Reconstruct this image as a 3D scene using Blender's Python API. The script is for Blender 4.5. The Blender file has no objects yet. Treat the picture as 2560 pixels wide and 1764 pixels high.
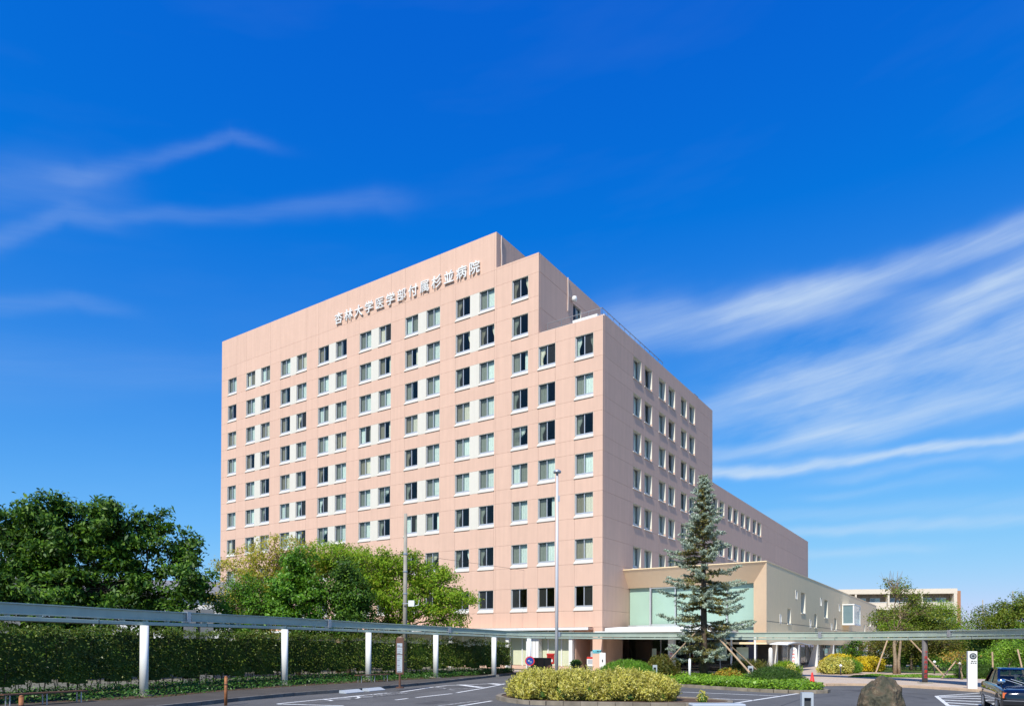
import bpy, math, random
import numpy as np
from mathutils import Matrix, Vector
sc = bpy.context.scene
COL = sc.collection
R = math.radians
rng = np.random.default_rng(11)
random.seed(5)

# ------------------------------------------------------------------ camera
cam = bpy.data.cameras.new('camera'); camo = bpy.data.objects.new('camera', cam); COL.objects.link(camo)
cam.sensor_width = 36; cam.sensor_fit = 'HORIZONTAL'; cam.lens = 24.343; cam.shift_y = 0.27683
cam.clip_start = 0.5; cam.clip_end = 3000
camo.matrix_world = Matrix.Translation((0, 0, 2.2)) @ Matrix.Rotation(math.pi/2 + .01114, 4, 'X') @ Matrix.Rotation(.00395, 4, 'Z')
sc.camera = camo
# ------------------------------------------------------------------ sky and sun
SUN_EL, SUN_AZ = 47.0, 207.3          # azimuth clockwise from +Y
world = bpy.data.worlds.new('World'); sc.world = world; world.use_nodes = True; world.cycles.sampling_method = 'MANUAL'; world.cycles.sample_map_resolution = 256
wt = world.node_tree; wn, wl = wt.nodes, wt.links
sky = wn.new('ShaderNodeTexSky'); sky.sky_type = 'NISHITA'; sky.sun_disc = False
sky.sun_elevation = R(SUN_EL); sky.sun_rotation = R(SUN_AZ)
sky.altitude = 50; sky.air_density = 1.0; sky.dust_density = .15; sky.ozone_density = 3.2
def wmath(op, a, b=None, c=None, clamp=False):
    n = wn.new('ShaderNodeMath'); n.operation = op; n.use_clamp = clamp
    for i, v in enumerate((a, b, c)):
        if v is None: continue
        if isinstance(v, (int, float)): n.inputs[i].default_value = v
        else: wl.new(v, n.inputs[i])
    return n.outputs[0]
def build_clouds():
    tc = wn.new('ShaderNodeTexCoord'); sep = wn.new('ShaderNodeSeparateXYZ'); wl.new(tc.outputs['Generated'], sep.inputs[0])
    X, Y, Z = sep.outputs
    az = wmath('ARCTAN2', X, Y); el = wmath('ARCSINE', Z)
    def noise(sx, sy, shear, scale, detail, w=0.0, rough=.55):
        cb = wn.new('ShaderNodeCombineXYZ')
        wl.new(wmath('MULTIPLY', az, sx), cb.inputs[0])
        wl.new(wmath('MULTIPLY', wmath('MULTIPLY_ADD', az, -shear, el), sy), cb.inputs[1]); cb.inputs[2].default_value = w
        n = wn.new('ShaderNodeTexNoise'); n.inputs['Scale'].default_value = scale; n.inputs['Detail'].default_value = detail
        n.inputs['Roughness'].default_value = rough; wl.new(cb.outputs[0], n.inputs['Vector']); return n.outputs['Fac']
    warp = noise(1, 2, .1, 5.0, 3, 1.3); warp2 = noise(1, 1.3, .2, 14.0, 4, 7.1)
    e2 = wmath('ADD', el, wmath('MULTIPLY_ADD', warp, .036, -.018)); e2 = wmath('ADD', e2, wmath('MULTIPLY_ADD', warp2, .012, -.006))
    a2 = wmath('ADD', az, wmath('MULTIPLY_ADD', warp2, .05, -.025))
    fib = noise(1, 11, .16, 6.0, 6, 3.7, .62)
    fibm = wmath('MULTIPLY_ADD', fib, 1.5, -.1, True)
    bands = [(0.17, 0.430, 0.42, 0.428, .032, .020, .32), (0.34, 0.431, 0.80, 0.466, .017, .011, .46), (0.30, 0.400, 0.48, 0.418, .009, .008, .14),
             (0.26, 0.308, 0.44, 0.338, .018, .022, .32), (0.42, 0.342, 0.80, 0.336, .018, .026, .32), (0.50, 0.362, 0.60, 0.398, .012, .020, .36), (0.58, 0.395, 0.80, 0.455, .018, .03, .40),
             (0.27, 0.260, 0.46, 0.270, .009, .013, .30), (0.42, 0.274, 0.80, 0.290, .014, .012, .34), (0.25, 0.2405, 0.80, 0.2365, .0066, .0058, .66), (0.46, 0.221, 0.80, 0.226, .006, .008, .20),
             (0.36, 0.153, 0.80, 0.152, .0075, .010, .30), (0.33, 0.178, 0.66, 0.171, .009, .009, .14), (0.41, 0.117, 0.51, 0.124, .007, .007, .20), (0.44, 0.200, 0.56, 0.203, .006, .006, .12),
             (-0.74, 0.375, -0.575, 0.482, .018, .009, .10), (-0.74, 0.462, -0.55, 0.515, .026, .022, .07), (-0.565, 0.518, -0.39, 0.602, .013, .006, .085),
             (-0.53, 0.490, -0.20, 0.566, .007, .013, .075), (-0.66, 0.366, -0.56, 0.398, .012, .009, .08), (-0.75, 0.285, -0.39, 0.348, .034, .022, .05), (-1.6, 0.40, -0.8, 0.45, .05, .03, .25), (0.85, 0.30, 1.7, 0.33, .06, .05, .35)]
    tot = None
    for a0, e0, a1, e1, w0, w1, op in bands:
        t = wmath('DIVIDE', wmath('SUBTRACT', a2, a0), a1-a0)
        tc_ = wmath('MINIMUM', wmath('MAXIMUM', t, 0.0), 1.0)
        ec = wmath('MULTIPLY_ADD', tc_, e1-e0, e0); w = wmath('MULTIPLY_ADD', tc_, w1-w0, w0)
        d = wmath('DIVIDE', wmath('SUBTRACT', e2, ec), w); g = wmath('EXPONENT', wmath('MULTIPLY', wmath('POWER', wmath('ABSOLUTE', d), 2.2), -1.0))
        edge = wmath('MULTIPLY', wmath('SUBTRACT', t, tc_), (a1-a0)/.05)
        ge = wmath('EXPONENT', wmath('MULTIPLY', wmath('MULTIPLY', edge, edge), -1.0))
        c = wmath('MULTIPLY', wmath('MULTIPLY', g, ge), op)
        tot = c if tot is None else wmath('SUBTRACT', wmath('ADD', tot, c), wmath('MULTIPLY', tot, c))
    pd = wmath('DIVIDE', wmath('SUBTRACT', e2, wmath('MULTIPLY_ADD', az, .10, .285)), .062); pg = wmath('EXPONENT', wmath('MULTIPLY', wmath('MULTIPLY', pd, pd), -1.0))
    pm = wmath('MULTIPLY', wmath('MULTIPLY_ADD', az, 7.0, -1.6, True), wmath('MULTIPLY_ADD', noise(1, 3.4, .22, 4.2, 6, 5.5, .55), 3.6, -1.35, True))
    pc = wmath('MULTIPLY', wmath('MULTIPLY', pg, pm), .62); tot = wmath('SUBTRACT', wmath('ADD', tot, pc), wmath('MULTIPLY', tot, pc))
    veil = wmath('MULTIPLY', wmath('MULTIPLY_ADD', noise(1, 5, .12, 3.0, 4, 9.2), 2.4, -1.15, True), .022)
    tot = wmath('ADD', wmath('MULTIPLY', tot, wmath('MULTIPLY_ADD', fibm, .95, .34)), veil, None, True)
    return tot, el
cloud, elev = build_clouds()
# the picture's vivid daylight sky: one tone curve per channel over the whole dome
sp = wn.new('ShaderNodeSeparateColor'); wl.new(sky.outputs[0], sp.inputs[0]); cc = wn.new('ShaderNodeCombineColor')
wl.new(wmath('MAXIMUM', wmath('MULTIPLY_ADD', sp.outputs[0], .68, -.074/.119), .016), cc.inputs[0])
gx = wmath('MULTIPLY', sp.outputs[1], .119)
wl.new(wmath('DIVIDE', wmath('MULTIPLY', wmath('POWER', gx, 1.3), 1.43/.119), wmath('MULTIPLY_ADD', wmath('MULTIPLY', gx, gx), 1.25, 1.0)), cc.inputs[1])
bx0 = wmath('MULTIPLY', sp.outputs[2], .119)
wl.new(wmath('MINIMUM', wmath('MULTIPLY', wmath('POWER', bx0, .42), 1.02/.119), .90/.119), cc.inputs[2])
mixc = wn.new('ShaderNodeMix'); mixc.data_type = 'RGBA'; wl.new(cloud, mixc.inputs[0]); wl.new(cc.outputs[0], mixc.inputs[6])
mixc.inputs[7].default_value = (5.0, 6.1, 7.3, 1)
bg = wn['Background']; bg.inputs[1].default_value = .10; wl.new(mixc.outputs[2], bg.inputs[0])
sun = bpy.data.lights.new('sun', 'SUN'); sun.energy = 4.2; sun.angle = R(.53); sun.color = (1.0, .955, .88)
suno = bpy.data.objects.new('sun', sun); COL.objects.link(suno)
sd = Vector((math.sin(R(SUN_AZ))*math.cos(R(SUN_EL)), math.cos(R(SUN_AZ))*math.cos(R(SUN_EL)), math.sin(R(SUN_EL))))
suno.rotation_euler = sd.to_track_quat('Z', 'Y').to_euler(); suno.location = (-30, -60, 80)
vs = sc.view_settings; vs.view_transform = 'Standard'; vs.look = 'None'; vs.gamma = 1; vs.exposure = 0.35; vs.use_curve_mapping = False
sc.cycles.use_denoising = True; sc.cycles.max_bounces = 7; sc.cycles.transparent_max_bounces = 12; sc.cycles.caustics_reflective = False; sc.cycles.caustics_refractive = False

# ------------------------------------------------------------------ materials
def nodes_of(m):
    m.use_nodes = True; return m.node_tree.nodes, m.node_tree.links
def pbr(name, col, rough=.6, metal=0.0, var=.06, scale=3.0, bump=0.0, bscale=40, spec=.4, coat=0.0, objrand=0.0, stain=None):
    """plain surface with noise tone, optional fine relief, per-object tone and streaky wear"""
    m = bpy.data.materials.new(name); n, l = nodes_of(m); b = n['Principled BSDF']
    b.inputs['Roughness'].default_value = rough; b.inputs['Metallic'].default_value = metal
    b.inputs['Specular IOR Level'].default_value = spec; b.inputs['Coat Weight'].default_value = coat; b.inputs['Coat Roughness'].default_value = .05
    tc = n.new('ShaderNodeTexCoord'); geo = n.new('ShaderNodeNewGeometry')
    no = n.new('ShaderNodeTexNoise'); no.inputs['Scale'].default_value = scale; no.inputs['Detail'].default_value = 6; l.new(geo.outputs['Position'], no.inputs['Vector'])
    mr = n.new('ShaderNodeMapRange'); mr.inputs[1].default_value = .3; mr.inputs[2].default_value = .7; mr.inputs[3].default_value = 1-var; mr.inputs[4].default_value = 1+var
    l.new(no.outputs['Fac'], mr.inputs[0]); val = mr.outputs[0]
    def mul(a, bb):
        q = n.new('ShaderNodeMath'); q.operation = 'MULTIPLY'; l.new(a, q.inputs[0]); l.new(bb, q.inputs[1]); return q.outputs[0]
    if objrand:
        oi = n.new('ShaderNodeObjectInfo'); r2 = n.new('ShaderNodeMapRange'); r2.inputs[3].default_value = 1-objrand; r2.inputs[4].default_value = 1+objrand
        l.new(oi.outputs['Random'], r2.inputs[0]); val = mul(val, r2.outputs[0])
    if stain:
        mp = n.new('ShaderNodeMapping'); mp.inputs['Scale'].default_value = (2.2, 2.2, .12); l.new(geo.outputs['Position'], mp.inputs[0])
        n2 = n.new('ShaderNodeTexNoise'); n2.inputs['Scale'].default_value = 1.6; n2.inputs['Detail'].default_value = 5; l.new(mp.outputs[0], n2.inputs['Vector'])
        r3 = n.new('ShaderNodeMapRange'); r3.inputs[1].default_value = .35; r3.inputs[2].default_value = .75; r3.inputs[3].default_value = 1.0; r3.inputs[4].default_value = 1-stain
        l.new(n2.outputs['Fac'], r3.inputs[0]); val = mul(val, r3.outputs[0])
    mx = n.new('ShaderNodeVectorMath'); mx.operation = 'SCALE'; mx.inputs[0].default_value = col[:3]; l.new(val, mx.inputs['Scale']); l.new(mx.outputs[0], b.inputs['Base Color'])
    if bump:
        n4 = n.new('ShaderNodeTexNoise'); n4.inputs['Scale'].default_value = bscale; n4.inputs['Detail'].default_value = 4; l.new(geo.outputs['Position'], n4.inputs['Vector'])
        bp = n.new('ShaderNodeBump'); bp.inputs['Strength'].default_value = bump; bp.inputs['Distance'].default_value = .02; l.new(n4.outputs['Fac'], bp.inputs['Height']); l.new(bp.outputs[0], b.inputs['Normal'])
    return m
def leafmat(name, cols, trans=.28, rough=.45, clump=.25, spec=.35):
    m = bpy.data.materials.new(name); n, l = nodes_of(m); b = n['Principled BSDF']
    geo = n.new('ShaderNodeNewGeometry'); ramp = n.new('ShaderNodeValToRGB'); l.new(geo.outputs['Random Per Island'], ramp.inputs[0])
    el = ramp.color_ramp.elements
    while len(el) < len(cols): el.new(.5)
    for i, c in enumerate(cols): el[i].position = i/max(1, len(cols)-1); el[i].color = (*c, 1)
    no = n.new('ShaderNodeTexNoise'); no.inputs['Scale'].default_value = .9; no.inputs['Detail'].default_value = 3; l.new(geo.outputs['Position'], no.inputs['Vector'])
    mr = n.new('ShaderNodeMapRange'); mr.inputs[1].default_value = .3; mr.inputs[2].default_value = .7; mr.inputs[3].default_value = 1-clump; mr.inputs[4].default_value = 1+clump; l.new(no.outputs['Fac'], mr.inputs[0])
    mx = n.new('ShaderNodeVectorMath'); mx.operation = 'SCALE'; l.new(ramp.outputs[0], mx.inputs[0]); l.new(mr.outputs[0], mx.inputs['Scale']); l.new(mx.outputs[0], b.inputs['Base Color'])
    b.inputs['Roughness'].default_value = rough; b.inputs['Specular IOR Level'].default_value = spec
    tr = n.new('ShaderNodeBsdfTranslucent'); l.new(mx.outputs[0], tr.inputs[0]); ms = n.new('ShaderNodeMixShader'); ms.inputs[0].default_value = trans
    l.new(b.outputs[0], ms.inputs[1]); l.new(tr.outputs[0], ms.inputs[2]); l.new(ms.outputs[0], n['Material Output'].inputs[0])
    return m
def glassmat(name, tint=(.93, .97, .96), rough=.01, ior=1.5, screen=0.0, screencol=(.06, .065, .06)):
    m = bpy.data.materials.new(name); n, l = nodes_of(m); n.remove(n['Principled BSDF'])
    t = n.new('ShaderNodeBsdfTransparent'); t.inputs[0].default_value = (*tint, 1); g = n.new('ShaderNodeBsdfGlossy'); g.inputs['Roughness'].default_value = rough
    f = n.new('ShaderNodeFresnel'); gg = n.new('ShaderNodeNewGeometry'); mr = n.new('ShaderNodeMapRange'); mr.inputs[3].default_value = ior; mr.inputs[4].default_value = 1/ior; l.new(gg.outputs['Backfacing'], mr.inputs[0]); l.new(mr.outputs[0], f.inputs[0]); ms = n.new('ShaderNodeMixShader'); l.new(f.outputs[0], ms.inputs[0]); l.new(t.outputs[0], ms.inputs[1]); l.new(g.outputs[0], ms.inputs[2])
    out = ms.outputs[0]
    if screen:
        d = n.new('ShaderNodeBsdfDiffuse'); d.inputs[0].default_value = (*screencol, 1); m2 = n.new('ShaderNodeMixShader'); m2.inputs[0].default_value = screen
        l.new(out, m2.inputs[1]); l.new(d.outputs[0], m2.inputs[2]); out = m2.outputs[0]
    l.new(out, n['Material Output'].inputs[0]); return m
def asphaltmat():
    m = bpy.data.materials.new('asphalt'); n, l = nodes_of(m); b = n['Principled BSDF']; geo = n.new('ShaderNodeNewGeometry'); b.inputs['Roughness'].default_value = .85; b.inputs['Specular IOR Level'].default_value = .3
    val = None
    for sc_, lo, hi, a, z, det in ((.22,.35,.65,.86,1.10,4),(1.3,.35,.7,.90,1.08,6),(45,.3,.7,.80,1.20,2)):
        t = n.new('ShaderNodeTexNoise'); t.inputs['Scale'].default_value = sc_; t.inputs['Detail'].default_value = det; l.new(geo.outputs['Position'], t.inputs['Vector']); r = n.new('ShaderNodeMapRange'); r.inputs[1].default_value = lo; r.inputs[2].default_value = hi; r.inputs[3].default_value = a; r.inputs[4].default_value = z; l.new(t.outputs['Fac'], r.inputs[0])
        if val is None: val = r.outputs[0]
        else: q = n.new('ShaderNodeMath'); q.operation = 'MULTIPLY'; l.new(val, q.inputs[0]); l.new(r.outputs[0], q.inputs[1]); val = q.outputs[0]
    for sc_, wd in ((.34,.006),(.9,.004)):      # hairline cracks
        t = n.new('ShaderNodeTexNoise'); t.inputs['Scale'].default_value = 1.1; t.inputs['Detail'].default_value = 5; l.new(geo.outputs['Position'], t.inputs['Vector']); mx_ = n.new('ShaderNodeVectorMath'); mx_.operation = 'MULTIPLY_ADD'; mx_.inputs[1].default_value = (1.4,1.4,0); l.new(t.outputs['Color'], mx_.inputs[0]); l.new(geo.outputs['Position'], mx_.inputs[2])
        v = n.new('ShaderNodeTexVoronoi'); v.feature = 'DISTANCE_TO_EDGE'; v.inputs['Scale'].default_value = sc_; l.new(mx_.outputs[0], v.inputs['Vector']); r = n.new('ShaderNodeMapRange'); r.inputs[1].default_value = 0; r.inputs[2].default_value = wd; r.inputs[3].default_value = .62; r.inputs[4].default_value = 1; l.new(v.outputs['Distance'], r.inputs[0]); q = n.new('ShaderNodeMath'); q.operation = 'MULTIPLY'; l.new(val, q.inputs[0]); l.new(r.outputs[0], q.inputs[1]); val = q.outputs[0]
    mx = n.new('ShaderNodeVectorMath'); mx.operation = 'SCALE'; mx.inputs[0].default_value = (.120,.117,.110); l.new(val, mx.inputs['Scale']); l.new(mx.outputs[0], b.inputs['Base Color']); return m
def paintmat(name, col, wear):
    m = bpy.data.materials.new(name); n, l = nodes_of(m); b = n['Principled BSDF']; b.inputs['Roughness'].default_value = .7; geo = n.new('ShaderNodeNewGeometry'); t = n.new('ShaderNodeTexNoise'); t.inputs['Scale'].default_value = 7; t.inputs['Detail'].default_value = 8; t.inputs['Roughness'].default_value = .7; l.new(geo.outputs['Position'], t.inputs['Vector'])
    r = n.new('ShaderNodeValToRGB'); e = r.color_ramp.elements; e[0].position = wear; e[0].color = (.17,.165,.155,1); e[1].position = wear+.10; e[1].color = (*col,1); l.new(t.outputs['Fac'], r.inputs[0]); l.new(r.outputs[0], b.inputs['Base Color']); return m
def rockmat():
    m = bpy.data.materials.new('rock'); n, l = nodes_of(m); b = n['Principled BSDF']; geo = n.new('ShaderNodeNewGeometry')
    no = n.new('ShaderNodeTexNoise'); no.inputs['Scale'].default_value = 2.2; no.inputs['Detail'].default_value = 9; no.inputs['Roughness'].default_value = .65; l.new(geo.outputs['Position'], no.inputs['Vector'])
    r = n.new('ShaderNodeValToRGB'); l.new(no.outputs['Fac'], r.inputs[0]); e = r.color_ramp.elements
    e[0].position = .3; e[0].color = (.022, .021, .014, 1); e[1].position = .74; e[1].color = (.30, .25, .15, 1)
    x = e.new(.45); x.color = (.065, .062, .035, 1); x = e.new(.57); x.color = (.12, .085, .05, 1)
    l.new(r.outputs[0], b.inputs['Base Color']); b.inputs['Roughness'].default_value = .8
    bp = n.new('ShaderNodeBump'); bp.inputs['Strength'].default_value = 1.0; bp.inputs['Distance'].default_value = .09; vo = n.new('ShaderNodeTexVoronoi'); vo.feature = 'DISTANCE_TO_EDGE'; vo.inputs['Scale'].default_value = 3.1; l.new(no.outputs['Color'], vo.inputs['Vector']); ad = n.new('ShaderNodeMath'); ad.operation = 'MULTIPLY_ADD'; ad.inputs[1].default_value = .5; l.new(vo.outputs['Distance'], ad.inputs[0]); l.new(no.outputs['Fac'], ad.inputs[2]); l.new(ad.outputs[0], bp.inputs['Height']); l.new(bp.outputs[0], b.inputs['Normal']); return m
PINK = (.70, .470, .352)
M = dict(
    pink=pbr('pink_render', PINK, .75, var=.02, scale=1.2, bump=.05, bscale=90, objrand=.018, stain=.08, spec=.2),
    cream=pbr('cream_panel', (.70, .66, .56), .6, var=.02, objrand=.01, stain=.05),
    sill=pbr('sill_cream', (.64, .60, .52), .6, var=.03),
    reveal=pbr('reveal_cream', (.80, .76, .63), .6, var=.02),
    alu=pbr('aluminium', (.55, .56, .58), .35, metal=.35, var=.02),
    joint=pbr('dark_joint', (.10, .07, .06), .9),
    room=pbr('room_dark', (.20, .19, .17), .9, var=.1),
    beige=pbr('beige_render', (.90, .70, .43), .75, var=.02, scale=1.5, bump=.05, bscale=90, stain=.04, spec=.2),
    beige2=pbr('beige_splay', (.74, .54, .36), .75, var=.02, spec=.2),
    curtain=pbr('curtain_green', (.62, .70, .62), .9, var=.08, scale=6, objrand=.12),
    curtain2=pbr('curtain_cream', (.66, .64, .50), .9, var=.08, scale=6, objrand=.1),
    glass=glassmat('window_glass'), screen=glassmat('screened_glass', (.86, .88, .84), screen=.40),
    darkglass=glassmat('lobby_glass', (.45, .52, .5), ior=1.6),
    blind=pbr('pale_green_blind', (.42, .56, .46), .5, var=.03, scale=.8, spec=.5, coat=.4),
    blind2=pbr('yellow_green_blind', (.60, .62, .44), .6, var=.04, scale=.8),
    white=pbr('white_paint', (.80, .80, .76), .5, var=.03, stain=.04),
    bluewhite=pbr('blue_white_metal', (.42, .46, .49), .4, var=.03),
    steel=pbr('blue_grey_steel', (.43, .50, .41), .42, metal=.15, var=.05, scale=1.5, stain=.10, spec=.5),
    steel2=pbr('grey_steel_roof', (.30, .33, .34), .5, metal=.1, var=.05),
    postgrey=pbr('dark_post_grey', (.13, .12, .115), .6, var=.05), silver=pbr('pale_silver', (.60, .60, .61), .45, metal=.15, var=.03), pipe=pbr('pinkish_pipe', (.62, .50, .43), .6), darkrail=pbr('dark_rail', (.25, .25, .26), .5, metal=.3),  # darker grey-brown for the right-hand walkway posts
    galv=pbr('galvanised', (.50, .51, .53), .35, metal=.6, var=.05),
    asphalt=asphaltmat(), patch=pbr('asphalt_patch', (.075, .073, .070), .9, var=.2, scale=2, bump=.2, bscale=60), seam=pbr('tar_seam', (.03, .03, .03), .7),
    pave=pbr('dark_pavement', (.075, .066, .055), .9, var=.2, scale=.9, bump=.2, bscale=50),
    paint=paintmat('road_paint', (.76, .755, .71), .36),
    oldpaint=paintmat('worn_road_paint', (.55, .55, .52), .50),
    kerb=pbr('kerb_stone', (.25, .21, .155), .9, var=.25, scale=3, bump=.3, bscale=30, objrand=.15),
    kerbdark=pbr('dark_kerb', (.15, .14, .125), .9, var=.25, scale=3, bump=.3, bscale=30, objrand=.15),
    brick=pbr('beige_paver', (.56, .40, .26), .85, var=.12, scale=2.5, bump=.1, bscale=30, objrand=.08),
    plaza=pbr('plaza_paving', (.52, .42, .33), .85, var=.1, scale=1.4, bump=.1),
    soil=pbr('soil', (.10, .06, .035), .95, var=.3, scale=4, bump=.5, bscale=25),
    grass=pbr('lawn', (.11, .17, .025), .9, var=.25, scale=3, bump=.6, bscale=60),
    earth=pbr('ground', (.15, .14, .10), .95, var=.2, scale=.4),
    bark=pbr('bark', (.11, .08, .055), .9, var=.35, scale=8, bump=.6, bscale=30),
    bark2=pbr('pale_bark', (.30, .22, .14), .9, var=.3, scale=8, bump=.5, bscale=30),
    stake=pbr('wood_stake', (.45, .31, .19), .8, var=.2, scale=5),
    concrete=pbr('concrete', (.34, .31, .25), .85, var=.15, scale=2, bump=.2),
    black=pbr('black_plastic', (.012, .012, .014), .4, var=.1), rubber=pbr('rubber', (.018, .018, .018), .8),
    carpaint=pbr('black_car_paint', (.004, .004, .008), .12, var=.02, coat=1.0, spec=.6),
    chrome=pbr('chrome', (.75, .76, .78), .12, metal=1.0, var=.02), lampglass=pbr('lamp_glass', (.75, .76, .74), .08, var=.15, scale=14, coat=1.0),
    amber=pbr('amber_lens', (.75, .16, .04), .2, coat=1.0), red=pbr('red_plastic', (.72, .035, .025), .45, var=.06), orange=pbr('orange_plastic', (.75, .16, .03), .5),
    redpaint=pbr('red_paint', (.55, .03, .02), .35, coat=.4), signblue=pbr('sign_blue', (.02, .06, .30), .4), cyan=pbr('cyan_sign', (.17, .62, .72), .5),
    ink=pbr('ink', (.03, .04, .05), .6), brown=pbr('brown_steel', (.13, .065, .04), .5, var=.1), rust=pbr('rusty_pipe', (.33, .125, .045), .7, var=.3, scale=9),
    darkpanel=pbr('dark_panel', (.035, .034, .028), .5, var=.1), grey=pbr('grey_wall', (.22, .22, .21), .8, var=.08), roofgrey=pbr('grey_roof', (.20, .20, .21), .8),
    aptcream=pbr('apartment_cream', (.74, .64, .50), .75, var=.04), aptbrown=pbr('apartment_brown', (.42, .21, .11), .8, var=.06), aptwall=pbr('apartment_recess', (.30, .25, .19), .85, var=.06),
    aptglass=pbr('apartment_pane', (.16, .24, .26), .1, coat=.8), balcony=pbr('balcony_glass', (.42, .58, .55), .2, coat=.5),
    poster=pbr('pale_poster', (.62, .80, .68), .6), bluepanel=pbr('navy_panel', (.010, .02, .07), .3, coat=.6), pot=pbr('dark_pot', (.05, .055, .06), .6), rock=rockmat(),
)
L = dict(
    ever=leafmat('evergreen_leaf', [(.018, .062, .006), (.038, .11, .008), (.14, .26, .018), (.024, .08, .007)], .25, .5, .35, .28),
    camph=leafmat('bright_green_leaf', [(.05, .16, .01), (.10, .25, .014), (.18, .35, .02), (.07, .19, .012)], .32, .45, .3),
    cherry=leafmat('autumn_yellow_leaf', [(.38, .42, .035), (.56, .54, .06), (.48, .34, .05), (.30, .40, .03), (.58, .44, .10)], .45, .6, .15, .2),
    cherry2=leafmat('yellow_green_leaf', [(.20, .37, .02), (.32, .47, .03), (.14, .30, .015), (.42, .43, .045)], .45, .6, .15, .2),
    hedge=leafmat('hedge_leaf', [(.065, .14, .012), (.12, .20, .02), (.23, .28, .036), (.09, .11, .018)], .3, .38, .35, .45),
    cover=leafmat('ground_cover_leaf', [(.03, .10, .015), (.05, .14, .02), (.10, .21, .03)], .25, .4, .3),
    coverb=leafmat('bright_cover_leaf', [(.12, .26, .015), (.20, .37, .022), (.30, .47, .04), (.09, .19, .015)], .3, .4, .25),
    yellow=leafmat('variegated_leaf', [(.50, .47, .05), (.66, .60, .12), (.72, .65, .22), (.36, .37, .04)], .3, .45, .15),
    gold=leafmat('golden_leaf', [(.66, .50, .02), (.78, .60, .03), (.52, .45, .025)], .3, .45, .15),
    lime=leafmat('lime_needle', [(.075, .19, .01), (.13, .28, .014), (.19, .35, .02)], .25, .5, .2),
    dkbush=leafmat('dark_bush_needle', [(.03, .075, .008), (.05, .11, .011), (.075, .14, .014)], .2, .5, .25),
    olive=leafmat('olive_leaf', [(.08, .11, .012), (.14, .15, .02), (.19, .15, .02), (.07, .10, .01)], .3, .5, .3),
    orange=leafmat('orange_leaf', [(.50, .20, .03), (.52, .34, .04), (.26, .30, .03), (.20, .28, .03)], .3, .5, .25),
    spruce=leafmat('blue_spruce_needle', [(.28, .34, .23), (.40, .49, .37), (.56, .65, .53), (.21, .25, .11)], .15, .6, .15),
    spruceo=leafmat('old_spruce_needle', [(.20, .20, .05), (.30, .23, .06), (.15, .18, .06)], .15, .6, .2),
    mixed=leafmat('mixed_tree_leaf', [(.09, .16, .012), (.16, .24, .02), (.26, .27, .03), (.11, .19, .015)], .38, .45, .25),
)
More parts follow.
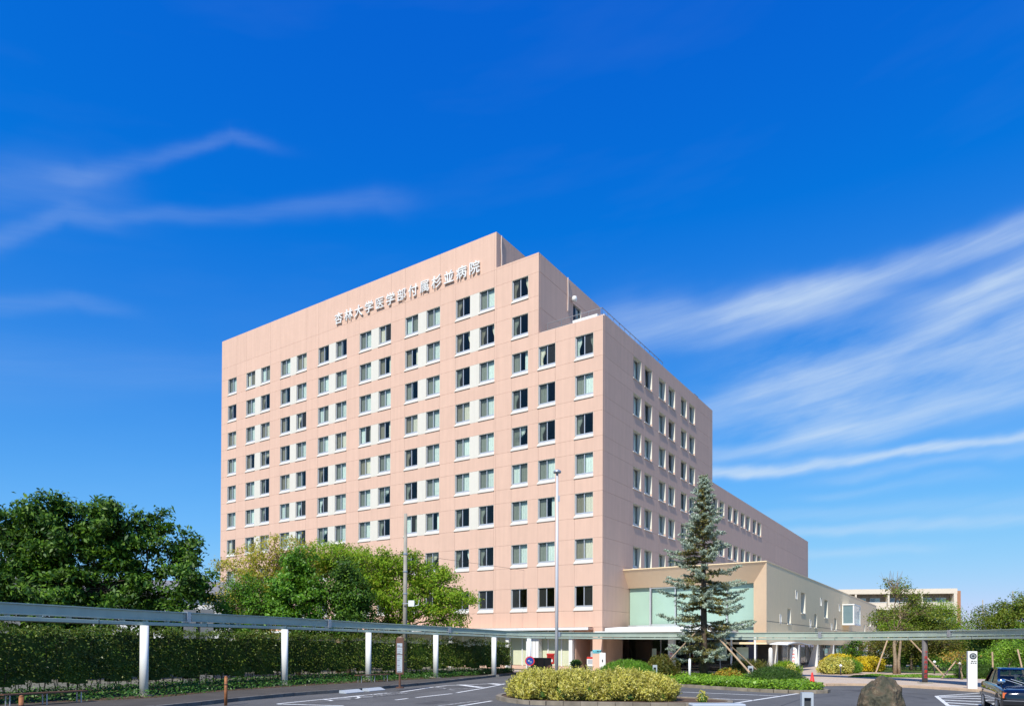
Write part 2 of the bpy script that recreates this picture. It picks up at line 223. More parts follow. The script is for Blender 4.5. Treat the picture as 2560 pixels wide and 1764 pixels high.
# ------------------------------------------------------------------ helpers
def link(o, parent=None):
    COL.objects.link(o)
    if parent is not None: o.parent = parent
    return o
def thing(name, label, cat, loc=(0, 0, 0), rz=0.0, group=None):
    o = bpy.data.objects.new(name, None); o.empty_display_size = .3; link(o); o.location = loc; o.rotation_euler = (0, 0, rz)
    o['label'] = label; o['category'] = cat
    if group: o['group'] = group
    return o
def tag(o, label, cat, group=None, kind=None):
    o['label'] = label; o['category'] = cat
    if group: o['group'] = group
    if kind: o['kind'] = kind
    return o
class MB:
    def __init__(s): s.v = []; s.f = []
    def add(s, vs, fs):
        b = len(s.v); s.v += [tuple(map(float, p)) for p in vs]; s.f += [tuple(i+b for i in f) for f in fs]; return s
    def box(s, x0, x1, y0, y1, z0, z1):
        return s.add([(x0,y0,z0),(x1,y0,z0),(x1,y1,z0),(x0,y1,z0),(x0,y0,z1),(x1,y0,z1),(x1,y1,z1),(x0,y1,z1)],
                     [(3,2,1,0),(4,5,6,7),(0,1,5,4),(1,2,6,5),(2,3,7,6),(3,0,4,7)])
    def bar(s, p, q, w, h=None, up=(0,0,1)):
        p, q = Vector(p), Vector(q); h = h or w; d = (q-p).normalized(); u = Vector(up)
        if abs(d.dot(u)) > .98: u = Vector((1,0,0))
        a = d.cross(u).normalized()*w/2; b = a.cross(d).normalized()*h/2
        return s.add([p-a-b,p+a-b,p+a+b,p-a+b,q-a-b,q+a-b,q+a+b,q-a+b],[(3,2,1,0),(4,5,6,7),(0,1,5,4),(1,2,6,5),(2,3,7,6),(3,0,4,7)])
    def tube(s, pts, rad, n=8, cap=True):
        pts = [Vector(p) for p in pts]; rings = []
        for i, p in enumerate(pts):
            d = (pts[min(i+1, len(pts)-1)]-pts[max(i-1, 0)]).normalized(); u = Vector((0,0,1)) if abs(d.z) < .95 else Vector((1,0,0))
            a = d.cross(u).normalized(); b = a.cross(d)
            r = rad[i] if hasattr(rad, '__len__') else rad
            rings.append([p + (a*math.cos(t)+b*math.sin(t))*r for t in [2*math.pi*k/n for k in range(n)]])
        vs = [p for r in rings for p in r]; fs = []
        for i in range(len(pts)-1):
            for k in range(n): fs.append((i*n+k, i*n+(k+1)%n, (i+1)*n+(k+1)%n, (i+1)*n+k))
        if cap: fs += [tuple(range(n-1,-1,-1)), tuple(range((len(pts)-1)*n, len(pts)*n))]
        return s.add(vs, fs)
    def lathe(s, prof, n=20, c=(0,0,0), sx=1, sy=1):
        vs = []; fs = []
        for r, z in prof:
            for k in range(n): t = 2*math.pi*k/n; vs.append((c[0]+r*sx*math.cos(t), c[1]+r*sy*math.sin(t), c[2]+z))
        for i in range(len(prof)-1):
            for k in range(n): fs.append((i*n+k, i*n+(k+1)%n, (i+1)*n+(k+1)%n, (i+1)*n+k))
        fs += [tuple(range(n-1,-1,-1)), tuple(range((len(prof)-1)*n, len(prof)*n))]
        return s.add(vs, fs)
    def prism(s, poly, z0, z1):
        n = len(poly); a = sum(poly[i][0]*poly[(i+1)%n][1]-poly[(i+1)%n][0]*poly[i][1] for i in range(n))
        if a < 0: poly = poly[::-1]
        return s.add([(x,y,z0) for x,y in poly]+[(x,y,z1) for x,y in poly], [tuple(range(n-1,-1,-1)), tuple(range(n,2*n))]+[(i,(i+1)%n,n+(i+1)%n,n+i) for i in range(n)])
    def extr(s, prof, x0, x1):       # profile in (y,z), extruded along x
        n = len(prof); return s.add([(x0,y,z) for y,z in prof]+[(x1,y,z) for y,z in prof], [tuple(range(n)), tuple(range(2*n-1,n-1,-1))]+[(i,n+i,n+(i+1)%n,(i+1)%n) for i in range(n)])
    def mesh(s, name, mat):
        me = bpy.data.meshes.new(name); me.from_pydata(s.v, [], s.f); me.update()
        if mat is not None: me.materials.append(mat)
        return me
    def build(s, name, mat, parent=None, smooth=False, loc=None, rz=None):
        me = s.mesh(name, mat)
        if smooth: me.polygons.foreach_set('use_smooth', [True]*len(me.polygons))
        o = bpy.data.objects.new(name, me); link(o, parent)
        if loc is not None: o.location = loc
        if rz is not None: o.rotation_euler = (0,0,rz)
        return o
def put(me, name, parent=None, loc=(0,0,0), rz=0.0, scale=None):
    o = bpy.data.objects.new(name, me); link(o, parent); o.location = loc
    if rz: o.rotation_euler = (0,0,rz)
    if scale: o.scale = scale
    return o
def bevel(o, w=.02, seg=2):
    m = o.modifiers.new('bevel', 'BEVEL'); m.width = w; m.segments = seg; m.limit_method = 'ANGLE'; return o
def textmesh(s, size, ext=.0, off=.0, align='LEFT', mat=None, name='lettering'):
    cu = bpy.data.curves.new('txt', 'FONT'); cu.body = s; cu.size = size; cu.extrude = ext; cu.offset = off; cu.align_x = align; cu.resolution_u = 3
    o = bpy.data.objects.new('txt', cu); COL.objects.link(o); dg = bpy.context.evaluated_depsgraph_get(); dg.update()
    me = bpy.data.meshes.new_from_object(o.evaluated_get(dg)); me.name = name; bpy.data.objects.remove(o)
    me.materials.clear(); me.materials.append(mat); return me
def leafmesh(name, P, N, Ln, ratio, mat, droop=0.0, T=None):
    n = len(P); P = np.asarray(P, float)
    if N is None: N = rng.normal(size=(n,3))
    N = N/np.linalg.norm(N, axis=1, keepdims=True).clip(1e-6)
    if T is None: T = rng.normal(size=(n,3))
    T = T - N*(T*N).sum(1, keepdims=True); T = T/np.linalg.norm(T, axis=1, keepdims=True).clip(1e-6)
    T[:,2] -= droop; B = np.cross(N, T); Ln = np.broadcast_to(np.asarray(Ln, float), (n,))[:,None]; W = Ln*ratio
    V = np.stack([P-T*Ln/2, P+B*W/2+N*Ln*.08-T*Ln*.05, P+T*Ln/2, P-B*W/2+N*Ln*.08-T*Ln*.05], 1).reshape(-1,3)
    me = bpy.data.meshes.new(name); me.vertices.add(4*n); me.vertices.foreach_set('co', V.astype(np.float32).ravel())
    me.loops.add(4*n); me.loops.foreach_set('vertex_index', np.arange(4*n, dtype=np.int32)); me.polygons.add(n)
    me.polygons.foreach_set('loop_start', np.arange(0, 4*n, 4, dtype=np.int32)); me.polygons.foreach_set('loop_total', np.full(n, 4, np.int32))
    me.update(calc_edges=True); me.materials.append(mat); return me
def unit(n):
    v = rng.normal(size=(n,3)); return v/np.linalg.norm(v, axis=1, keepdims=True)

# ------------------------------------------------------------------ ground, roads, kerbs
def sheet(name, poly, z, mat, kind='structure'):
    m = MB(); m.add([(x,y,z) for x,y in poly], [tuple(range(len(poly)))]); me = m.mesh(name, mat)
    if me.polygons[0].normal.z < 0: me.flip_normals()
    o = bpy.data.objects.new(name, me); link(o); o['kind'] = kind; return o
sheet('ground', [(-900,-300),(900,-300),(900,1500),(-900,1500)], -.03, M['earth'])
sheet('road', [(-60,-10),(60,-10),(60,30),(23.8,31.4),(22.6,34.2),(21.2,37.0),(19.0,38.6),(16.6,38.2),(15.4,41.0),(13.0,44.5),(9.0,48.5),(4,51.2),(-1,51.2),(-5,44),(-7.4,38.5),(-11,31.5),(-14,26),(-20,18),(-60,14)], 0.0, M['asphalt'])
def smooth_path(pts, step):
    P = [np.array(p, float) for p in pts]; P = [2*P[0]-P[1]]+P+[2*P[-1]-P[-2]]; out = []
    for i in range(1, len(P)-2):
        n = max(2, int(np.linalg.norm(P[i+1][:2]-P[i][:2])/step))
        for k in range(n):
            t = k/n; out.append(.5*(2*P[i]+(P[i+1]-P[i-1])*t+(2*P[i-1]-5*P[i]+4*P[i+1]-P[i+2])*t*t+(3*P[i]-P[i-1]-3*P[i+1]+P[i+2])*t**3))
    out.append(P[-2]); return np.array(out)
def resample(P, step):
    d = np.r_[0, np.cumsum(np.linalg.norm(np.diff(P[:,:2], axis=0), axis=1))]; n = max(1, int(round(d[-1]/step))); s = np.linspace(0, d[-1], n+1)
    return np.stack([np.interp(s, d, P[:,i]) for i in range(P.shape[1])], 1)
def nrm2(P):
    t = np.gradient(P[:,:2], axis=0); t /= np.linalg.norm(t, axis=1, keepdims=True); return t, np.stack([-t[:,1], t[:,0]], 1)
def kerbs(path, parent, mat, w=.18, h=.14, step=.62, closed=False, side=1):
    P = resample(path, step); st = MB()
    L0 = np.linalg.norm(P[1][:2]-P[0][:2]); me = MB().box(-.5, .5, -w/2, w/2, -.05, h).mesh('kerb_stone', mat)
    for i in range(len(P)-1):
        a, b = P[i], P[i+1]; d = b-a; o = put(me, 'kerb_stone', parent, ((a[0]+b[0])/2, (a[1]+b[1])/2, random.uniform(-.006,.006)), math.atan2(d[1], d[0])+random.uniform(-.006,.006), (np.hypot(d[0],d[1])-.012, 1, 1))
# left footway with kerb
KL = smooth_path([(-17,14.5),(-13.2,20),(-11.2,24.3),(-10.4,26.6),(-9.1,29.4),(-7.3,32.2),(-4.5,38.1),(-2.3,44.0),(-0.2,49.7),(0.6,52.5)], .5)
COV = smooth_path([(-24,12),(-19.5,20.5),(-16.4,24.2),(-13.9,26.4),(-12.9,29.8),(-11.8,32.2),(-9.8,35.4),(-7.2,39.2),(-4.4,43.2),(-1.5,48.6),(0.2,52.6)], .5)
BACK = smooth_path([(-30,16),(-22,26),(-18.2,33),(-15,38),(-10.6,44),(-5.4,50),(-2,56),(-0.5,59)], .5)
foot = sheet('footway', [tuple(p) for p in KL[::-1]]+[tuple(p) for p in COV], .10, M['pave'])
sheet('planting_bed', [tuple(p) for p in COV[::-1]]+[tuple(p) for p in BACK], .09, M['soil'])
kerbs(KL, foot, M['kerbdark'])
# plaza on the right, paver edging, lawn, path
EDG = smooth_path([(15.3,41.2),(16.4,38.4),(19.1,38.8),(21.2,37.2),(22.5,34.6),(23.6,31.8),(26,28),(32,24)], .4)
plaza = sheet('plaza', [tuple(p) for p in EDG]+[(70,24),(70,130),(12,66),(5,58.5),(-1,58),(-1,52.6),(4,51.6),(9,48.8),(13,44.8)], .06, M['plaza'])
def pavers(path, parent):
    P = resample(path, .45); t, n = nrm2(P); me = MB().box(-.215, .215, 0, .42, -.05, .11).mesh('paver', M['brick'])
    for i in range(len(P)-1):
        a = math.atan2(t[i][1], t[i][0])
        for k in range(2):
            o = put(me, 'paver', parent, (P[i][0]-n[i][0]*(.0-.44*k)*-1, P[i][1]-n[i][1]*(.0-.44*k)*-1, random.uniform(-.005,.005)), a)
pavers(EDG, plaza)
sheet('lawn', [(23.2,47.6),(24.8,49.6),(26.6,50.6),(28.8,50.4),(31.5,49.4),(34.4,48.2),(38,45),(36,42.5),(31.8,45.4),(28.0,47.0)], .075, M['grass'])
sheet('back_lawn', [(30.4,56),(33.5,55),(37,52.5),(42,49),(60,44),(60,75),(34,72)], .075, M['grass'])
sheet('garden_path', [(24.6,50.2),(27,51.6),(30,52.2),(33,51.6),(37,49.8),(41,47),(41.6,48.2),(37,52.0),(33.5,54.4),(30.2,55.4),(26.2,54.4),(22.8,52)], .072, M['brick'])
# road markings
def stripes(name, lines, w, mat, z=.004):
    o = None
    for k, ln in enumerate(lines):
        m = MB(); P = np.array(ln, float); t, n = nrm2(P) if len(P) > 2 else (None, None)
        if n is None:
            d = P[1]-P[0]; d /= np.linalg.norm(d); n = np.array([[-d[1], d[0]]]*2)
        ww = ln_w(ln, w); a = P+n*ww/2; b = P-n*ww/2
        for i in range(len(P)-1): m.add([(*a[i],z),(*b[i],z),(*b[i+1],z),(*a[i+1],z)], [(0,1,2,3)])
        me = m.mesh(name, mat); q = bpy.data.objects.new(name, me); link(q); q['kind'] = 'structure'
        if me.polygons[0].normal.z < 0: me.flip_normals()
def ln_w(ln, w): return w
stripes('lane_marking', [[(-8.57,25.36),(-5.6,31.2)], [(-8.55,25.26),(-5.98,24.65)], [(-5.09,31.73),(-4.09,35.48),(-3.46,36.98),(-.38,39.58)],
    [(-4.58,27.33),(-4.21,28.1)], [(-3.95,28.56),(-2.67,30.96)], [(-2.51,31.48),(-1.5,34.64),(-.38,38.73)], [(-1.89,24.67),(-.78,27.03)],
    [(7.71,32.8),(11.75,30.26)], [(7.02,29.57),(9.73,27.86)], [(8.45,26.36),(13.59,32.39)], [(18.75,30.61),(22.26,32.81)], [(18.75,30.61),(16.06,25.46)]], .15, M['paint'])
stripes('hatch_marking', [[(-2.85,37.75),(-1.52,35.31)], [(-1.22,39.07),(-.6,37.91)]], .42, M['paint'], .006)
stripes('faded_marking', [[(-4.01,35.86),(-2.8,33.32)], [(-2.61,24.8),(-1.3,27.01)], [(-3.3,34.0),(-1.9,34.9)]], .22, M['oldpaint'], .005)
stripes('zebra_marking', [[(18.75,30.45),(22.2,30.75)],[(18.3,29.75),(21.4,28.3)],[(17.6,28.4),(20.2,26.4)],[(16.95,27.1),(19.0,24.5)],[(16.3,25.9),(17.6,22.6)]], .36, M['paint'], .006)
me = textmesh('バス', 1.15, mat=M['paint'], off=.012, name='road_lettering'); o = put(me, 'road_lettering', None, (-7.0,26.6,.007), R(62)); o.scale = (1.2, .95, 1); o['kind'] = 'structure'
me = textmesh('路線', 1.15, mat=M['oldpaint'], off=.012, name='road_lettering'); o = put(me, 'road_lettering', None, (-5.6,29.2,.007), R(62)); o.scale = (1.0, .95, 1); o['kind'] = 'structure'
for P_ in ([(1.2,32.5),(4.2,33.4),(4.0,34.6),(.9,33.7)], [(16.8,33.2),(18.9,34.4),(18.4,35.4),(16.3,34.2)], [(-3.6,25.6),(-2.9,27.0),(-2.3,26.7),(-3.0,25.3)]): sheet('road_patch', P_, .003, M['patch'])
stripes('tar_seam', [[(-8.0,24.0),(-5.2,29.6),(-2.3,35.6),(1.6,41.5),(6.2,44.8)], [(14.9,26.6),(16.6,29.4),(17.3,32.4),(17.0,35.4)], [(9.0,24.0),(11.8,28.4),(15.2,31.6)]], .035, M['seam'], .0035)
th_ = np.linspace(-.5,1.5,18); stripes('tyre_mark', [[(14.4+3.1*math.cos(a), 30.2+3.1*math.sin(a)) for a in th_], [(14.4+4.7*math.cos(a), 30.2+4.7*math.sin(a)) for a in th_]], .22, M['patch'], .0032)
# kerb ramp blocks on the footway edge
for k, (x, y) in enumerate([(-7.35,31.35),(-6.62,32.75)]):
    m = MB().extr([(-.22,0),(.2,0),(.2,.13),(.08,.13),(-.22,.02)], -.6, .6)
    o = m.build('kerb_ramp', M['bluewhite'], None, loc=(x+.12,y-.06,.004), rz=math.atan2(1.4,.73))
    tag(o, ['pale grey kerb ramp block nearer the bottom edge, at the left footway', 'pale grey kerb ramp block nearer the bus stop sign'][k], 'kerb ramp', 'ramp blocks against the kerb')

# ------------------------------------------------------------------ hospital
HC = (7.52639, 57.7, 0); HR = 2.55151-math.pi
hosp = thing('hospital_building', 'tall stepped salmon pink hospital block with rows of recessed windows and white lettering', 'building', HC, HR)
SZ = [5.09, 9.09]+[13.0+3.37*k for k in range(7)]       # sill undersides, floors 2..10
WH, WW = 2.12, 1.76
XL, X1, X2 = -53.52, -10.96, -6.34; ZA, ZB, ZC = 40.44, 37.08, 30.0
def roofz(x): return ZA if x < X1-.01 else (ZB if x < X2-.01 else ZC)
panels = []          # (x0,x1,y0,y1,z0,z1,matkey,face)
TH = .22; GAP = .007
LK = [-2.66-6.545*k for k in range(8)]
cols = sorted([XL, -52.18-0.0, -50.42] + [LK[k] for k in range(8)] + [LK[k]+2.84+WW for k in range(1,8)] + [0.0])
cols = [c for c in cols if c != -52.18]
def lpanel(x0, x1, z0, z1, mk='pink'):
    if x1-x0 < .05 or z1-z0 < .05: return
    panels.append((x0+GAP, x1-GAP, 0.0, TH, z0+GAP, z1-GAP, mk, 'L'))
def split_roof(x0, x1, z0, z1):
    xs = [x0]+[c for c in (X1, X2) if x0+.02 < c < x1-.02]+[x1]
    for a, b in zip(xs[:-1], xs[1:]):
        zt = min(z1, roofz((a+b)/2))
        if zt > z0: lpanel(a, b, z0, zt)
bands = []
prev = 3.70
for i, s in enumerate(SZ):
    bands.append(('s', prev, s)); bands.append(('w', s, s+WH, i)); prev = s+WH
bands += [('s', prev, 36.9), ('s', 36.9, ZA)]
wins = []            # (x, z, floorindex, kind)
for b in bands:
    if b[0] == 's':
        for a, c in zip(cols[:-1], cols[1:]):
            if c-a < .02: continue
            split_roof(a, c, b[1], b[2])
    else:
        z0, z1, i = b[1], b[2], b[3]; xs = []
        for k in range(8):
            if k >= 2: xs += [(LK[k], 1), (LK[k]+2.84, 2)]
            elif k == 1: xs += [(LK[1], 0)] + ([(LK[1]+2.84, 0)] if z1 < ZC else [])
            elif z1 < ZC: xs.append((LK[0], 0))
        xs.append((-52.18, 0)); xs.sort(); p = XL
        for x, kd in xs:
            mk = 'cream' if (kd == 2 and i >= 2) else 'pink'
            if mk == 'cream': lpanel(p, x, z0, z1, mk)
            else: split_roof(p, x, z0, z1)
            wins.append((x, z0, i)); p = x+WW
        xe = 0 if z1 < ZC else X2
        split_roof(p, xe, z0, z1)
# right-hand face, x = 0 plane
RY = [6.2, 8.79, 12.33, 14.92, 18.46, 21.05]; RW = 1.80; RTH = .46; YE = 28.99
rcols = [0.0, 6.2, 10.59, 12.33, 16.72, 18.46, 22.85, YE]
def rpanel(y0, y1, z0, z1, mk='pink'):
    if y1-y0 < .05 or z1-z0 < .05: return
    panels.append((-RTH, 0.0, y0+GAP, y1-GAP, z0+GAP, z1-GAP, mk, 'R'))
rwins = []
prev = 3.7
for i, s in enumerate(SZ[:7]):
    for a, c in zip(rcols[:-1], rcols[1:]): rpanel(max(a, TH+.02), c, prev, s)
    if i == 0:
        for a, c in zip(rcols[:-1], rcols[1:]): rpanel(max(a, TH+.02), c, s, s+WH)
    else:
        p = TH+.02
        for y in RY: rpanel(p, y, s, s+WH); rwins.append((y, s, i, RW)); p = y+RW
        rpanel(p, YE, s, s+WH)
    prev = s+WH
for a, c in zip(rcols[:-1], rcols[1:]): rpanel(max(a, TH+.02), c, prev, ZC)
rpanel(TH+.02, 4.0, 0, 3.7)
# rear wing in the same plane
WY = [29.24, 31.80, 35.23, 37.82, 41.0, 43.62, 46.94, 49.52]; WWd = 1.9; ZW = 21.52; YW = 85.3
wcols = [YE, 35.23, 41.0, 46.94, 51.42, 60, 68.5, 77, YW]
prev = 8.0
for s in (13.0, 17.82):
    for a, c in zip(wcols[:-1], wcols[1:]): rpanel(a, c, prev, s)
    p = YE
    for y in WY: rpanel(p, y, s, s+2.1); rwins.append((y, s, 9, WWd)); p = y+WWd
    for a, c in zip([p]+wcols[5:-1], wcols[5:]): rpanel(a, c, s, s+2.1)
    prev = s+2.1
for a, c in zip(wcols[:-1], wcols[1:]): rpanel(a, c, prev, ZW)
def show(p):
    area = (p[1]-p[0])*(p[5]-p[4]) if p[7] == 'L' else (p[3]-p[2])*(p[5]-p[4])*.45
    d = 57+(-p[0]*.557 if p[7] == 'L' else p[2]*.83); return -area/d**2
cube = {k: MB().box(0,1,0,1,0,1).mesh('wall_panel', M[k]) for k in ('pink','cream')}
panels.sort(key=show); npk = 0; rest = MB()
for p in panels:
    if p[6] == 'pink':
        npk += 1
        if npk > 300: rest.box(*p[:6]); continue
    put(cube[p[6]], 'wall_panel' if p[6] == 'pink' else 'white_panel', hosp, (p[0], p[2], p[4]), 0, (p[1]-p[0], p[3]-p[2], p[5]-p[4]))
o = rest.build('wall_panel', M['pink'], hosp); o['kind'] = 'stuff'
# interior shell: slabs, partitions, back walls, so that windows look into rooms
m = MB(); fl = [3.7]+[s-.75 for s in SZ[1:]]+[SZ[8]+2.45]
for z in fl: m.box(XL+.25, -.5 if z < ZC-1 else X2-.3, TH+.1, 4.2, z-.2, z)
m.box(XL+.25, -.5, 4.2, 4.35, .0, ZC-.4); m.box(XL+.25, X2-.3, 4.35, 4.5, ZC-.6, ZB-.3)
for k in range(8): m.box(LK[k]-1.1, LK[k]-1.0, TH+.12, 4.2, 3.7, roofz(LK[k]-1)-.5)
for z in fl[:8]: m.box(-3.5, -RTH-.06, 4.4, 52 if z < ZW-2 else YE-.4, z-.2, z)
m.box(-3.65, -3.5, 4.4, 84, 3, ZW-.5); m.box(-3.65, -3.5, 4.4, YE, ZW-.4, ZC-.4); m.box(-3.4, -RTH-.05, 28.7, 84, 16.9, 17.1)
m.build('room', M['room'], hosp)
# roofs, side and back walls of the stepped blocks
m = MB(); m.box(XL+.02, X1-.3, TH+.02, 16, ZA-.9, ZA-.7); m.box(X1-.3, X2-.3, TH+.02, 12, ZB-.9, ZB-.7); m.box(X2-.25, -RTH-.02, TH+.02, YE-.1, ZC-.6, ZC-.4); m.box(-18, -RTH-.02, YE, YW-.1, ZW-.6, ZW-.4)
m.build('roof', M['concrete'], hosp)
side = MB(); side.box(X1-.24, X1, TH+.01, 6.0, ZB-1, ZA)
side.box(X1-.24, X1-.02, 6.0, 16, ZB-1, ZA); side.box(XL, XL+.24, TH+.01, 16, 0, ZA); side.box(XL+.24, X1-.24, 15.8, 16, ZB-1, ZA)
side.box(XL+.24, X1, 15.8, 16, 0, ZB-1.01); side.box(X2-12, X2-.3, 12.2, 12.4, ZC, ZB)
side.box(-18, -RTH-.02, YE-.3, YE-.06, ZW-1, ZC); side.box(-18, -RTH-.02, YW-.3, YW-.02, 0, ZW)
side.box(-18.3, -18.05, 16, YW, 0, ZW)
side.build('side_wall', M['pink'], hosp)
for (y0, y1, z0, z1) in [(TH+.02,5.5,ZC-.7,ZC+2.2),(TH+.02,5.5,ZC+2.23,35.4),(TH+.02,5.5,35.43,ZB),(5.53,12.2,35.43,ZB),(5.53,6.3,ZC-.7,35.4),(7.95,12.2,ZC-.7,35.4),(6.3,7.95,ZC-.7,33.0),(6.3,7.95,35.1,35.4)]:
    put(cube['pink'], 'terrace_wall_panel', hosp, (X2-.24, y0, z0), 0, (.24, y1-y0, z1-z0))
# drain pipes and lamp on the stepped walls
for pts in ([(X2+.05,5.2,37.1),(X2+.07,5.2,35.5),(X2+.05,5.2,33.9)], [(X1+.05,.75,40.4),(X1+.05,.72,39.3),(X1+.09,.75,38.4),(X1+.05,.75,37.2)]): MB().tube(pts, .055, 6).build('drain_pipe', M['pipe'], hosp)
lm = MB().lathe([(.02,-.3),(.2,-.22),(.26,0),(.2,.2),(.04,.28)], 12, (X2+.35,5.95,35.3)).build('wall_lamp', M['white'], hosp, True)
MB().box(X2, X2+.35, 5.92, 5.98, 35.27, 35.33).build('lamp_arm', M['galv'], lm)
# white upstand and railings on the terrace
MB().box(-3.4, -1.0, .9, 9.5, ZC-.1, ZC+.55).build('terrace_upstand', M['white'], hosp)
MB().box(X2-.02, -.02, TH+.02, TH+.05, ZC-.6, ZC-.02).build('parapet_back', M['white'], hosp)
def railing(parent, pts, h, zb, every=1.0, name='railing', glass=None):
    m = MB()
    for (a, b) in zip(pts[:-1], pts[1:]):
        a, b = Vector((*a, zb)), Vector((*b, zb)); d = (b-a).length; n = max(1, int(d/every))
        for k in range(n+1): p = a.lerp(b, k/n); m.bar(p, p+Vector((0,0,h)), .03)
        m.bar(a+Vector((0,0,h)), b+Vector((0,0,h)), .045); m.bar(a+Vector((0,0,h*.55)), b+Vector((0,0,h*.55)), .03); m.bar(a+Vector((0,0,.12)), b+Vector((0,0,.12)), .03)
    r = m.build(name, M['darkrail'], parent)
    if glass:
        g = MB()
        for (a, b) in zip(pts[:-1], pts[1:]): g.bar(Vector((*a, zb+h*.52)), Vector((*b, zb+h*.52)), .012, h*.8)
        g.build('glass_panel', M[glass], r)
    return r
railing(hosp, [(-6.2,1.3),(-3.3,1.3),(-.75,1.3),(-.75,15.2)], 1.15, ZC+.0, 1.1)
railing(hosp, [(-.6,24.3),(-.6,25.6),(-1.6,25.6)], .8, ZC-.1, 1.2, 'roof_hatch_rail')

# windows -------------------------------------------------
def window_meshes(W, depth, H=WH):
    zb = .33; f = MB(); y0, y1 = depth-.13, depth-.03; t = .055
    f.box(0, W, y0, y1, zb, zb+t); f.box(0, W, y0, y1, H-t, H); f.box(0, t, y0, y1, zb+t, H-t); f.box(W-t, W, y0, y1, zb+t, H-t); f.box(W/2-.035, W/2+.035, y0+.02, y1, zb+t, H-t)
    f.box(t, W/2-.035, y0+.05, y1-.01, zb+t, zb+t+.07); f.box(W/2+.035, W-t, y0+.02, y1-.04, zb+t, zb+t+.07); f.box(t, t+.05, y0+.05, y1-.01, zb+t+.07, H-t)
    rv = MB(); rv.box(.0, .02, .01, y0, zb, H-.02); rv.box(W-.02, W, .01, y0, zb, H-.02); rv.box(0, W, .01, y0, H-.02, H)
    s = MB(); s.add([(-.10,-.07,0),(W+.04,-.07,0),(W+.02,-.07,.06),(-.07,-.07,.06),(W-.0,y0+.02,.34),(.0,y0+.02,.34),(W,y0+.02,0),(0,y0+.02,0)], [(0,1,2,3),(3,2,4,5),(0,7,6,1),(1,6,4,2),(0,3,5,7)])
    pl = MB(); pl.add([(t,y1-.04,zb+t),(W/2,y1-.04,zb+t),(W/2,y1-.04,H-t),(t,y1-.04,H-t)],[(0,1,2,3)]); pr = MB(); pr.add([(W/2,y0+.05,zb+t),(W-t,y0+.05,zb+t),(W-t,y0+.05,H-t),(W/2,y0+.05,H-t)],[(0,1,2,3)])
    return dict(frame=f.mesh('frame', M['alu']), reveal=rv.mesh('reveal', M['reveal']), sill=s.mesh('sill', M['sill']), pl=pl.mesh('pane', M['screen']), pr=pr.mesh('pane', M['glass']), pl2=pl.mesh('pane', M['glass']), pr2=pr.mesh('pane', M['screen']))
def curtain_mesh(W, depth, kind, mat, H=WH):
    m = MB(); y = depth+.10
    def strip(x0, x1, gather=None, ph=0.0):
        n = max(6, int((x1-x0)/.045)); zs = [.3, .85, 1.1, 1.5, H-.04]; vs = []; fs = []
        for j, z in enumerate(zs):
            for i in range(n+1):
                u = i/n; x = x0+(x1-x0)*u
                if gather: g = {0: .62, 1: .45, 2: .5, 3: .85, 4: 1.0}[j]; x = x0+(x-x0)*g if gather == 'l' else x1-(x1-x)*g
                vs.append((x, y+.035*math.sin(u*(x1-x0)*38+ph)+.012*math.sin(u*91), z))
        for j in range(len(zs)-1):
            for i in range(n): fs.append((j*(n+1)+i, j*(n+1)+i+1, (j+1)*(n+1)+i+1, (j+1)*(n+1)+i))
        m.add(vs, fs)
    if kind == 0: strip(.02, W-.02)
    elif kind == 1: strip(.04, .62*W/1.76, 'l')
    elif kind == 2: strip(.04, .55*W/1.76, 'l'); strip(W-.45, W-.04, 'r')
    elif kind == 3: strip(.02, W*.5)
    elif kind == 4: strip(.02, W*.42); strip(W*.72, W-.02)
    elif kind == 5: strip(.05, W*.8, 'l', 1.0)
    return m.mesh('curtain', mat)
def make_windows(lst, W, depth, parent, face, seed, weights, H=WH):
    ms = window_meshes(W, depth, H); cur = {(k, c): curtain_mesh(W, depth, k, M[c], H) for k in range(6) for c in ('curtain','curtain2')}; rd = random.Random(seed)
    for (a, z, i) in lst:
        w = put(ms['frame'], 'window', parent, (a, 0, z) if face == 'L' else (0, a, z), 0 if face == 'L' else math.pi/2)
        put(ms['reveal'], 'reveal', w); put(ms['sill'], 'sill', w)
        sw = rd.random() < .12; put(ms['pl2' if sw else 'pl'], 'pane', w); put(ms['pr2' if sw else 'pr'], 'pane', w)
        wt = weights if i >= 1 or face == 'R' else (0,.0,0,0,0,0,1)
        k = rd.choices(range(7), wt)[0]
        if k < 6: put(cur[(k, 'curtain' if rd.random() < .72 else 'curtain2')], 'curtain', w)
make_windows([(x, z, i) for x, z, i in wins if x < -11], WW, TH, hosp, 'L', 3, (52,14,8,12,8,6,0))
make_windows([(x, z, i) for x, z, i in wins if x > -11 and i > 3], WW, TH, hosp, 'L', 8, (8,50,8,18,8,8,0))
make_windows([(x, z, i) for x, z, i in wins if x > -11 and i <= 3], WW, TH, hosp, 'L', 9, (80,5,0,5,5,5,0))
make_windows([(y, z, i) for y, z, i, w in rwins if i < 9], RW, RTH, hosp, 'R', 4, (88,0,0,4,4,0,4))
make_windows([(y, z, i) for y, z, i, w in rwins if i == 9], WWd, RTH, hosp, 'R', 6, (88,0,0,4,4,0,4), 2.1)
make_windows([(6.3, 33.0, 9)], 1.65, .24, hosp, 'R', 1, (0,0,1,0,0,0,0)); bpy.data.objects[[o.name for o in hosp.children if o.name.startswith('window')][-1]].location.x = X2
# rooftop lettering
CH = '杏林大学医学部付属杉並病院'
for k, ch in enumerate(CH):
    me = textmesh(ch, 1.30, .06, 0.0 if ch in '属部医' else .010, 'CENTER', M['white'], 'sign_letter')
    o = bpy.data.objects.new('sign_letter', me); link(o, hosp); o.location = (-31.95+k*1.545, -.13, 37.28); o.rotation_euler = (math.pi/2, 0, 0)
